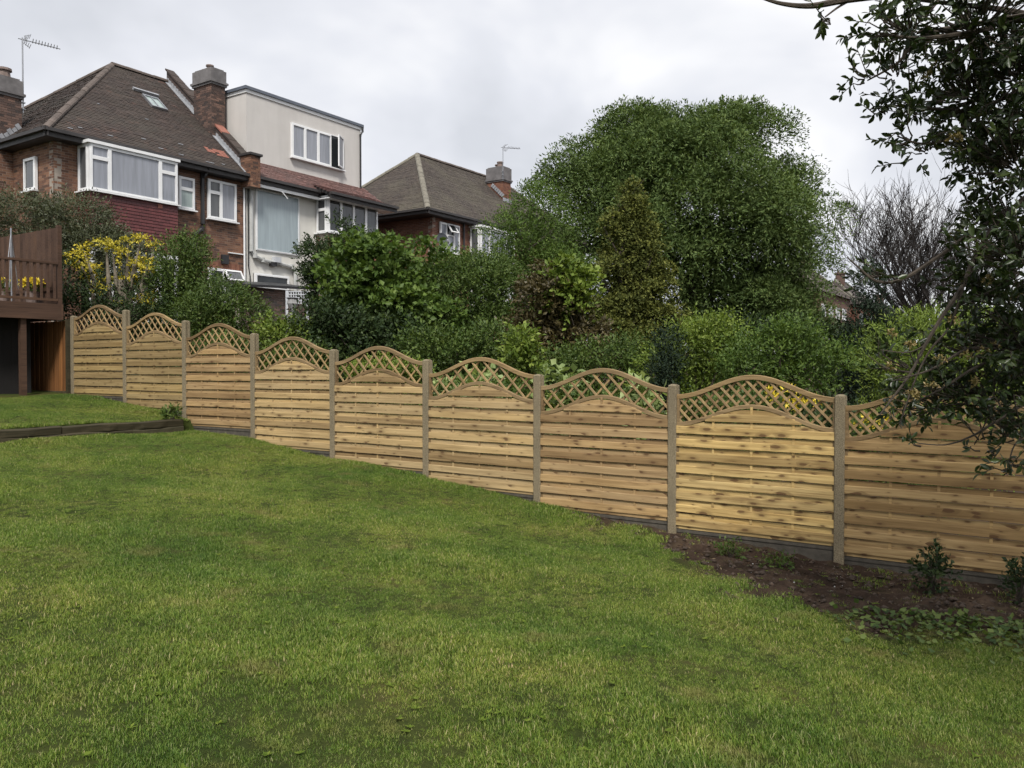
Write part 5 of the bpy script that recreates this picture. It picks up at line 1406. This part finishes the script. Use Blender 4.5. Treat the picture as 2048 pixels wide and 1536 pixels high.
# ---- pale hydrangeas and yellow lilies just behind the trellis
for i, (px, py, rx, ry, Y, lab) in enumerate(((945, 765, 34, 22, 12.6, 'pale large-leaved hydrangea seen through the trellis of the sixth panel'), (1115, 772, 36, 24, 11.7, 'pale large-leaved hydrangea at the left end of the seventh panel'), (1290, 790, 38, 24, 11.2, 'pale large-leaved hydrangea at the right end of the seventh panel'), (880, 780, 24, 18, 13.0, 'pale leafy plant at the left end of the sixth trellis'))):
    plant('hydrangea', lab, 'shrub', px, Y, [(px, py, rx, ry), (px + 10, py + 30, rx * 1.1, ry)], 70, 5, 0.16, 0.15, 0.10, 'l_pale', 151 + i, tr=0.015, group='hydrangeas behind the trellis', up=0.5, tipfan=1.3)
for i, (px, py, rx, ry, Y, lab) in enumerate(((1560, 790, 24, 12, 10.7, 'yellow lilies seen through the middle of the eighth trellis'), (1610, 812, 26, 10, 10.4, 'yellow lilies seen through the right of the eighth trellis'), (1745, 855, 28, 12, 9.8, 'yellow lilies seen through the left of the ninth trellis'))):
    plant('lilies', lab, 'flowers', px, Y, [(px, py, rx, ry)], 20, 5, 0.07, 0.075, 0.03, 'l_flower', 161 + i, tr=0.012, group='yellow lilies behind the trellis', to_ground=False, up=0.9)
for i, (px, rx, Y, lab, mt_) in enumerate(((1450, 90, 10.9, 'low green border plants behind the eighth trellis', 'l_mid'), (1640, 60, 10.3, 'low dark border plants beside the ninth post', 'l_dark'), (1800, 120, 9.9, 'leafy border plants behind the ninth trellis', 'l_mid'), (1200, 90, 11.6, 'low green border plants behind the seventh trellis', 'l_mid'), (960, 90, 12.9, 'low green border plants behind the sixth trellis', 'l_maple'), (770, 80, 13.9, 'low light green border plants behind the fifth trellis', 'l_bright'), (590, 70, 15.0, 'low green border plants behind the fourth trellis', 'l_mid'), (440, 60, 16.2, 'low green border plants behind the third trellis', 'l_mid'))):
    top = float(np.interp(px, [400, 600, 780, 960, 1200, 1450, 1640, 1800], [670, 700, 725, 765, 790, 800, 815, 850]))
    plant('border_plants', lab, 'plants', px, Y, [(px, top + 25, rx, 26), (px + rx * 0.5, top + 30, rx * 0.6, 26)], 1300, 5, 0.16, 0.07, 0.035, mt_, 171 + i, tr=0.01, group='border plants behind the fence', gap=0.25, up=0.8)

# ---- bare tree at the right
bt = at(1850, 735, 30); btg = float(H(bt[0], bt[1]))
BT = empty('bare_tree', (bt[0], bt[1], btg), 'dark leafless tree with fanning twigs above the light conifer bush', 'tree')
mbT, mbB = MB().frame(*X3), MB().frame(*X3)
rr_ = random.Random(5)
def branch(p, d, L, rad, depth):
    pts = [p]; rads = [rad]; q = p.copy(); dd = d.copy()
    for i in range(4):
        dd = (dd + Vector((rr_.gauss(0, .09), rr_.gauss(0, .09), rr_.gauss(0.03, .07)))).normalized(); q = q + dd * L / 4; pts.append(q.copy()); rads.append(rad * (1 - 0.17 * (i + 1)))
    (mbT if depth < 1 else mbB).tube(pts, rads, 6 if depth < 2 else (4 if depth < 3 else 3), cap=False)
    if depth >= 5: return
    n = (6, 6, 5, 5, 3)[depth]
    for i in range(n):
        t_ = rr_.uniform(0.25, 1.0); k = min(3, int(t_ * 4)); s = pts[k].lerp(pts[k + 1], t_ * 4 - k) if t_ < 1 else pts[-1]
        ax = Vector((rr_.gauss(0, 1), rr_.gauss(0, 1), rr_.gauss(0, .5))).normalized(); side = (ax - dd * ax.dot(dd)).normalized()
        nd = (dd * rr_.uniform(0.55, 1.0) + side * rr_.uniform(0.3, 0.62) + Vector((0, 0, 0.2))).normalized()
        branch(s, nd, L * rr_.uniform(0.52, 0.76), max(0.009, rads[k] * 0.5), depth + 1)
branch(Vector((bt[0], bt[1], btg - .1)), Vector((0, 0, 1)), 3.9, 0.24, 0)
for a in range(6):
    an = a * 1.05; z_ = btg + rr_.uniform(2.6, 3.4)
    branch(Vector((bt[0], bt[1], z_)), Vector((math.cos(an) * .7, math.sin(an) * .7, .8)).normalized(), 3.0, 0.12, 1)
mbT.build('trunk', M['twig'], BT); mbB.build('branches', M['twig'], BT)

# ------------------------------------------------------------------ foreground evergreen at the right
fb = at(2390, 735, 5.9); fbg = float(H(fb[0], fb[1]))
FT = empty('evergreen_tree', (fb[0], fb[1], fbg), 'close broad-leaved evergreen tree overhanging the right edge of the garden', 'tree')
FL = [(1785, 62, 62, 36, 5.0, .3), (1640, 40, 12, 12, 4.9, .06), (1762, 150, 60, 30, 5.4, .3), (1715, 152, 26, 18, 5.4, .15), (1790, 220, 56, 20, 5.6, .25), (1745, 222, 20, 12, 5.6, .12), (1828, 295, 46, 38, 5.5, .3), (1800, 275, 22, 18, 5.5, .15),
      (1920, 60, 110, 70, 5.2, .5), (2010, 150, 110, 120, 5.4, .6), (1920, 190, 80, 80, 5.6, .5), (1925, 310, 55, 55, 5.7, .4), (2005, 330, 95, 110, 5.4, .6),
      (2000, 440, 70, 70, 5.6, .5), (2020, 520, 90, 100, 5.2, .6), (1995, 600, 65, 75, 5.6, .5), (2030, 680, 90, 90, 5.3, .5), (1925, 700, 85, 60, 5.7, .45), (1815, 735, 60, 44, 5.9, .35),
      (1960, 790, 95, 60, 5.5, .45), (1850, 800, 66, 38, 5.8, .35), (2020, 860, 60, 55, 5.3, .4), (2030, 925, 34, 26, 5.2, .2), (1925, 560, 30, 26, 5.8, .2), (1700, 520, 12, 10, 5.7, .06), (1740, 545, 26, 12, 5.7, .1),
      (1830, 885, 14, 8, 5.5, .05), (1950, 890, 16, 10, 5.4, .06), (1960, -70, 220, 70, 5.3, .7), (2170, 250, 130, 330, 5.6, .8), (2170, 720, 120, 300, 5.6, .8), (2600, 300, 420, 420, 4.6, 1.2), (3000, 200, 700, 600, 3.6, 1.2)]  # last two lobes: out-of-view crown added to cut sky light from the right
flobes = [lobe_px(a, b, c, d, Y, rd) for a, b, c, d, Y, rd in FL]
wt = [(c * d * (0.75 + 0.25 * (a > 1850)) + 120) * (1.0 if a < 2100 and b > -20 else (0.35 if a < 2300 else 0.03)) for a, b, c, d, Y, rd in FL]
r = np.random.default_rng(201)
P, D, Nn, rid = sprigs(flobes, 1850, 8, 0.13, r, up=0.15, jitter=0.8, shell=0.85, gap=0.24, gscale=2.2, wts=wt, tipfan=0.95)
Ls = 0.062 * r.uniform(0.7, 1.2, len(P)); Ws = Ls * r.uniform(0.38, 0.48, len(P))
S_ = nrm(np.cross(D, Nn)); Nn = nrm(np.cross(S_, D))
LEAF = np.array([(0, 0, 0), (.22, .34, .10), (.55, .5, .12), (.82, .3, .05), (1, 0, -.06), (.82, -.3, .05), (.55, -.5, .12), (.22, -.34, .10), (.5, 0, .0)])
LF = np.array([(0, 1, 8), (1, 2, 8), (2, 3, 8), (3, 4, 8), (4, 5, 8), (5, 6, 8), (6, 7, 8), (7, 0, 8)])
cen = P + D * Ls[:, None] * 0.5
rel = cen - np.array((0, 0, CZ)); fw = rel @ FWD; pxx = 1024 + 1675 * (rel @ RIGHT) / fw; pyy = 735 - 1675 * rel[:, 2] / fw
app = np.abs((Nn * nrm(rel)).sum(1)) * Ls / fw
score = np.where((pxx > 1560) & (pxx < 2040) & (pyy > 5) & (pyy < 960), app, 0) * np.where(pxx < 1860, 2.0, 1.0)
sel = np.zeros(len(P), bool); sel[np.argsort(-score)[:300]] = True
rest = ~sel
V = (P[rest][:, None, :] + D[rest][:, None, :] * (LEAF[None, :, 0] * Ls[rest][:, None])[:, :, None] + S_[rest][:, None, :] * (LEAF[None, :, 1] * Ws[rest][:, None])[:, :, None]
     + Nn[rest][:, None, :] * (LEAF[None, :, 2] * Ws[rest][:, None] * 2)[:, :, None]).reshape(-1, 3) - np.array(FT.location)
nr = int(rest.sum())
Ff = (np.arange(nr)[:, None, None] * 9 + LF[None]).reshape(-1, 3)
o = place('foliage', raw_mesh('foliage', V, Ff, M['l_fore'], np.repeat(rid[rest], 9), True), FT); tag(o, kind='stuff')
leaf_meshes = [raw_mesh('leaf', LEAF * np.array((1, 1, 2)), LF, M['l_fore'], [q] * 9, True) for q in (0.05, 0.25, 0.45, 0.6, 0.85)]
for i in np.where(sel)[0]:
    o = place('leaf', leaf_meshes[int(rid[i] * 4.99)], FT)
    Mx = Matrix(((D[i][0] * Ls[i], S_[i][0] * Ws[i], Nn[i][0] * Ws[i], P[i][0] - fb[0]), (D[i][1] * Ls[i], S_[i][1] * Ws[i], Nn[i][1] * Ws[i], P[i][1] - fb[1]),
                 (D[i][2] * Ls[i], S_[i][2] * Ws[i], Nn[i][2] * Ws[i], P[i][2] - fbg), (0, 0, 0, 1)))
    o.matrix_local = Mx
crown(FT, 'shade_canopy', [(np.array(q), a, a, b) for q, a, b in (((4.6, -2.2, 4.3), 1.5, 1.0), ((3.0, -3.4, 4.5), 1.3, .9), ((6.2, -2.7, 4.6), 1.5, 1.1), ((7.4, -1.6, 5.2), 1.5, 1.2), ((2.6, -2.4, 5.2), 1.0, .6), ((5.2, -3.6, 5.0), 1.5, 1.0))], 1500, 8, 0.2, 0.11, 0.05, M['l_fore'], 217, shell=.8)['kind'] = 'stuff'  # unseen canopy added up-sun to shade the right of the lawn
mb = MB().frame(*X3)
for q in ((4.6, -2.2, 4.3), (3.0, -3.4, 4.5), (6.2, -2.7, 4.6), (5.2, -3.6, 5.0)): mb.tube([(fb[0], fb[1], fbg + 2.2), ((fb[0] + q[0]) / 2, (fb[1] + q[1]) / 2, (fbg + 2.6 + q[2]) / 2 + .2), q], [.06, .045, .015], 6)
mb.build('limbs', M['bark'], FT)  # boughs carrying the added out-of-view canopy
mb = MB().frame(*X3)
tb = Vector((fb[0], fb[1], fbg - 0.1))
tpts = [tb, tb + Vector((0.03, 0.02, 0.9)), tb + Vector((-0.05, 0.05, 1.9)), tb + Vector((0.0, 0.1, 3.0)), tb + Vector((0.05, 0.0, 4.4))]
mb.tube(tpts, [0.15, 0.13, 0.11, 0.08, 0.03], 9); mb.build('trunk', M['bark'], FT)
mb = MB().frame(*X3); rr_ = random.Random(9)
def limb(pts, r0, r1):
    pts = [Vector(at(*q)) for q in pts]
    # smooth the polyline
    out_ = []
    n = len(pts)
    for i in range(n - 1):
        p0, p1, p2, p3 = pts[max(i - 1, 0)], pts[i], pts[i + 1], pts[min(i + 2, n - 1)]
        for k in range(5):
            t_ = k / 5
            out_.append(0.5 * ((2 * p1) + (p2 - p0) * t_ + (2 * p0 - 5 * p1 + 4 * p2 - p3) * t_ * t_ + (3 * p1 - p0 - 3 * p2 + p3) * t_ ** 3))
    out_.append(pts[-1])
    m_ = len(out_)
    mb.tube(out_, [r0 + (r1 - r0) * i / (m_ - 1) for i in range(m_)], 6)
for pts, a, b in (([(2390, 60, 5.9), (2150, -20, 5.3), (1860, -12, 5.0), (1700, 4, 4.9), (1620, 18, 4.9), (1560, 14, 4.9), (1512, 0, 4.9)], .035, .007), ([(1700, 4, 4.9), (1672, 20, 4.9), (1645, 40, 4.9)], .009, .004),
                  ([(2390, 120, 5.9), (2150, 60, 5.5), (2010, 28, 5.2), (1880, 12, 5.1), (1790, 2, 5.0)], .03, .007), ([(2390, 200, 5.9), (2080, 50, 5.4), (1940, 70, 5.2), (1830, 82, 5.1), (1745, 70, 5.0)], .028, .005),
                  ([(2390, 240, 5.9), (2100, 60, 5.5), (1900, 62, 5.4), (1830, 85, 5.4), (1790, 130, 5.4), (1730, 165, 5.4)], .024, .005), ([(2390, 330, 5.9), (2100, 240, 5.7), (1900, 225, 5.6), (1800, 215, 5.6), (1735, 222, 5.6)], .022, .004),
                  ([(2390, 380, 5.9), (2100, 200, 5.6), (1980, 210, 5.6), (1900, 275, 5.5), (1840, 290, 5.5), (1790, 275, 5.5)], .022, .004),
                  ([(2390, 480, 5.9), (2120, 380, 5.6), (2010, 430, 5.5), (1955, 500, 5.5), (1925, 570, 5.5), (1885, 630, 5.5), (1850, 690, 5.5), (1822, 745, 5.5), (1790, 790, 5.5), (1760, 830, 5.5)], .026, .005),
                  ([(2390, 470, 5.9), (2100, 400, 5.7), (1960, 455, 5.7), (1880, 510, 5.7), (1800, 560, 5.7), (1750, 562, 5.7), (1715, 535, 5.7), (1692, 515, 5.7)], .022, .004),
                  ([(1925, 570, 5.5), (1900, 650, 5.5), (1860, 700, 5.5), (1830, 760, 5.5), (1800, 850, 5.5)], .010, .004), ([(1822, 745, 5.5), (1770, 735, 5.5), (1735, 710, 5.5)], .006, .003), ([(1850, 690, 5.5), (1815, 705, 5.5), (1760, 700, 5.5)], .005, .003),
                  ([(2390, 640, 5.9), (2150, 640, 5.5), (2000, 690, 5.4), (1930, 700, 5.4), (1860, 740, 5.4), (1790, 760, 5.5)], .02, .004), ([(2390, 760, 5.9), (2120, 740, 5.4), (1990, 720, 5.3), (1880, 780, 5.4), (1840, 800, 5.5)], .018, .004),
                  ([(2390, 820, 5.9), (2100, 800, 5.3), (2000, 840, 5.2), (1950, 870, 5.3), (1890, 890, 5.4), (1820, 884, 5.5)], .014, .003), ([(2390, 860, 5.9), (2120, 850, 5.2), (2040, 880, 5.2), (2020, 925, 5.2)], .012, .003), ([(1990, 800, 5.3), (1970, 850, 5.3), (1950, 890, 5.4)], .006, .003)):
    limb(pts, a, b)
for i in range(0, len(P), 8):
    l = flobes[min(range(len(flobes)), key=lambda k: float(np.linalg.norm(flobes[k][0] - P[i])))]
    c_ = Vector(l[0]); q = Vector(P[i])
    e_ = Vector(P[min(i + 7, len(P) - 1)])
    if (e_ - q).length > 0.3: e_ = q
    s0 = q.lerp(c_, 0.55) + Vector((0.03, -0.04, -0.03))
    mb.tube([s0, q.lerp(s0, 0.4) + Vector((0, 0, -0.01)), q, e_], [0.006, 0.0045, 0.0035, 0.0018], 4, cap=False)
mb.build('branches', M['bark'], FT)
# faded flower heads
hd = []
for (px, py) in ((1780, 668), (1785, 735), (1820, 692), (1990, 695), (1935, 710), (1968, 705), (1860, 770), (1826, 790), (1950, 765), (2020, 745), (1905, 640), (1880, 720), (1975, 560), (2030, 590), (1850, 160), (1990, 85), (1865, 140), (2035, 250), (1905, 280)):
    hd.append(lobe_px(px, py, 9, 7, 5.35, .03))
crown(FT, 'flower_heads', hd, 260, 5, 0.012, 0.02, 0.012, M['l_seed'], 211, shell=0.5)['kind'] = 'stuff'

# ------------------------------------------------------------------ plants in the bed, clods and litter
def bed_plant(px, py, Y, hgt, wid, ns, label, seed, mt='l_dark', L=0.055, W=0.03):
    b = at(px, py, Y); g = float(H(b[0], b[1])); root = empty('bed_plant', (b[0], b[1], g), label, 'plant', 'plants in the bed')
    mb = MB().frame(*X3); q = random.Random(seed)
    for i in range(9):
        a = q.uniform(0, 6.28); t_ = q.uniform(.4, 1)
        mb.tube([(b[0], b[1], g - .02), (b[0] + math.cos(a) * wid * .4 * t_, b[1] + math.sin(a) * wid * .4 * t_, g + hgt * .55), (b[0] + math.cos(a) * wid * .7 * t_, b[1] + math.sin(a) * wid * .7 * t_, g + hgt * q.uniform(.7, 1.15))], [.007, .005, .002], 5)
    mb.build('stems', M['bark'], root)
    crown(root, 'crown', [((b[0], b[1], g + hgt * .45), wid * .8, wid * .8, hgt * .5), ((b[0] + .06, b[1], g + hgt * .75), wid * .45, wid * .45, hgt * .35)], ns, 6, 0.1, L, W, M[mt], seed, shell=.8, up=.6)
bed_plant(1872, 1160, 7.85, 0.38, 0.18, 85, 'dark leafy young plant in the bed against the ninth panel', 301)
bed_plant(2045, 1180, 7.6, 0.34, 0.15, 55, 'dark leafy young plant at the right edge of the bed', 303)
bed_plant(1462, 1080, 8.9, 0.12, 0.13, 40, 'small pale green weed in the bed under the eighth panel', 305, 'l_mid', 0.05, 0.02)
bed_plant(1560, 1115, 8.6, 0.07, 0.16, 40, 'small low weed in the bed left of the ninth post', 307, 'l_mid', 0.04, 0.02)
bed_plant(342, 835, 15.0, 0.35, 0.16, 60, 'tall green weed at the end of the sleeper wall', 309, 'l_mid', 0.08, 0.03)
# ground cover
gp = []
rg = np.random.default_rng(311)
n = 950
px_ = rg.uniform(1640, 2150, n); pyb = 1215 + (px_ - 1640) * 0.06 + np.abs(rg.normal(0, 34, n)); 
Yg = 2.07 * 1675 / (pyb - 735)
pts = np.array([at(a, b, c) for a, b, c in zip(px_, pyb, Yg)]); pts[:, 2] = H(pts[:, 0], pts[:, 1]) + rg.uniform(0.015, 0.06, n)
kp = rg.uniform(0, 1, n) < np.clip((px_ - 1640) / 220, 0.05, 1); pts = pts[kp]; n = len(pts)
Dg = nrm(np.stack([rg.normal(0, 1, n), rg.normal(0, 1, n), rg.normal(0.2, .35, n)], 1)); Ng = nrm(np.stack([rg.normal(0, .35, n), rg.normal(0, .35, n), np.ones(n)], 1))
V, Fq = leaf_arrays(pts, Dg, Ng, rg.uniform(.035, .07, n), rg.uniform(.035, .06, n), 0.1)
o = place('ground_cover', raw_mesh('ground_cover', V, Fq, M['l_mid'], np.repeat(rg.uniform(0, 1, n), 4))); tag(o, 'low scalloped green leaves creeping along the bed edge', 'ground cover', kind='stuff')
# clods of earth and pale chips
def clods(name, n, smin, smax, mt, label, cat, seed, flat=.6):
    q = np.random.default_rng(seed); V = []; Fc = []; A_ = []
    base = np.array([(1, 0, 0), (-1, 0, 0), (0, 1, 0), (0, -1, 0), (0, 0, 1), (0, 0, -1)], float)
    fac = [(0, 2, 4), (2, 1, 4), (1, 3, 4), (3, 0, 4), (2, 0, 5), (1, 2, 5), (3, 1, 5), (0, 3, 5)]
    k = 0
    while k < n:
        u, v = q.uniform(6.4, 9.4), q.uniform(-2.5, 6.5)
        if q.uniform() > soil_mask(u, v): continue
        s = smin + (smax - smin) * q.uniform() ** 3
        a = q.uniform(0, 6.28); ca, sa = math.cos(a), math.sin(a)
        p = base * q.uniform(.6, 1.3, (6, 3)) * s * np.array((1, .8, flat)); p = np.stack([p[:, 0] * ca - p[:, 1] * sa, p[:, 0] * sa + p[:, 1] * ca, p[:, 2]], 1)
        V.append(p + np.array((u, v, float(H(u, v)) + s * flat * .3))); Fc += [tuple(6 * k + i for i in f) for f in fac]; A_ += [q.uniform()] * 6; k += 1
    o = place(name, raw_mesh(name, np.concatenate(V), np.array(Fc), mt, A_)); tag(o, label, cat, kind='stuff')
M['clod'] = plain('earth_clod', (0.06, 0.042, 0.03), 1.0, 0.4, 6, bmp=.5)
clods('earth_clods', 3200, .006, .045, M['clod'], 'loose crumbs of brown earth over the bed', 'earth', 321)
clods('stone_chips', 130, .004, .016, M['chip'], 'small pale stones scattered over the bare earth', 'stones', 323, .5)
rg = np.random.default_rng(351); n = 2600
lu, lv = rg.uniform(6.6, 9.4, n), rg.uniform(-2.5, 6.5, n); kp = rg.uniform(0, 1, n) < soil_mask(lu, lv); lu, lv = lu[kp], lv[kp]; n = len(lu)
pts = np.stack([lu, lv, H(lu, lv) + rg.uniform(0.008, 0.025, n)], 1)
Dg = nrm(np.stack([rg.normal(0, 1, n), rg.normal(0, 1, n), rg.normal(0, .25, n)], 1)); Ng = nrm(np.stack([rg.normal(0, .4, n), rg.normal(0, .4, n), np.ones(n)], 1))
V, Fq = leaf_arrays(pts, Dg, Ng, rg.uniform(.015, .06, n), rg.uniform(.004, .022, n), 0.2)
M['litter'] = leaf_mat('dry_litter', L3((0.03, 0.018, 0.012), (0.07, 0.045, 0.026), (0.22, 0.17, 0.11)), 0.05, 0.8, 0.1)
o = place('leaf_litter', raw_mesh('leaf_litter', V, Fq, M['litter'], np.repeat(rg.uniform(0, 1, n) ** 1.5, 4))); tag(o, 'dry brown leaf and twig litter lying on the bed', 'leaf litter', kind='stuff')
# broad-leaved weeds and a few white daisies in the lawn
rg = np.random.default_rng(361); nw = 420
wy = rg.uniform(3.2, 12, nw); wx = wy * rg.uniform(-.62, .62, nw); wu = math.cos(YAW) * wy + math.sin(YAW) * wx; wv = math.sin(YAW) * wy - math.cos(YAW) * wx
kp = (wu < 9.2) & (wv < 13.1); wu, wv = wu[kp], wv[kp]; nw = len(wu)
PW = []; DW = []
for u, v in zip(wu, wv):
    k = rg.integers(4, 8); a0 = rg.uniform(0, 6.28); z_ = float(H(u, v)) + 0.012
    for q in range(k):
        a = a0 + q * 6.28 / k + rg.normal(0, .2); PW.append((u, v, z_)); DW.append((math.cos(a), math.sin(a), rg.uniform(.1, .5)))
PW, DW = np.array(PW), nrm(np.array(DW)); n = len(PW)
V, Fq = leaf_arrays(PW, DW, np.tile(UP, (n, 1)) + rg.normal(0, .15, (n, 3)), rg.uniform(.016, .036, n), rg.uniform(.010, .018, n), .12)
o = place('lawn_weeds', raw_mesh('lawn_weeds', V, Fq, M['l_weed'], np.repeat(rg.uniform(0, 1, n), 4))); tag(o, 'flat broad-leaved weeds dotted through the lawn', 'weeds', kind='stuff')
# deck flower pots
for (px, lab) in ((66, 'pot of yellow flowers on the deck behind the railing'), (8, 'green pot plant at the left end of the deck railing')):
    b = at(px, 600, 17.9); root = empty('flower_pot', (b[0], b[1], DZ_), lab, 'flower pot', 'pots on the deck')
    mb = MB().frame(*X3); mb.tube([(b[0], b[1], DZ_ + .002), (b[0], b[1], DZ_ + .24), (b[0], b[1], DZ_ + .28)], [.10, .14, .15], 12); mb.build('pot', M['pot'], root)
    crown(root, 'leaves', [((b[0], b[1], DZ_ + .36), .17, .17, .1)], 60, 5, .08, .06, .03, M['l_mid'], 331 + px)
    crown(root, 'flowers', [((b[0], b[1], DZ_ + .46), .2, .2, .08)], 90 if px > 20 else 8, 5, .03, .07, .05, M['l_flower'], 341 + px)
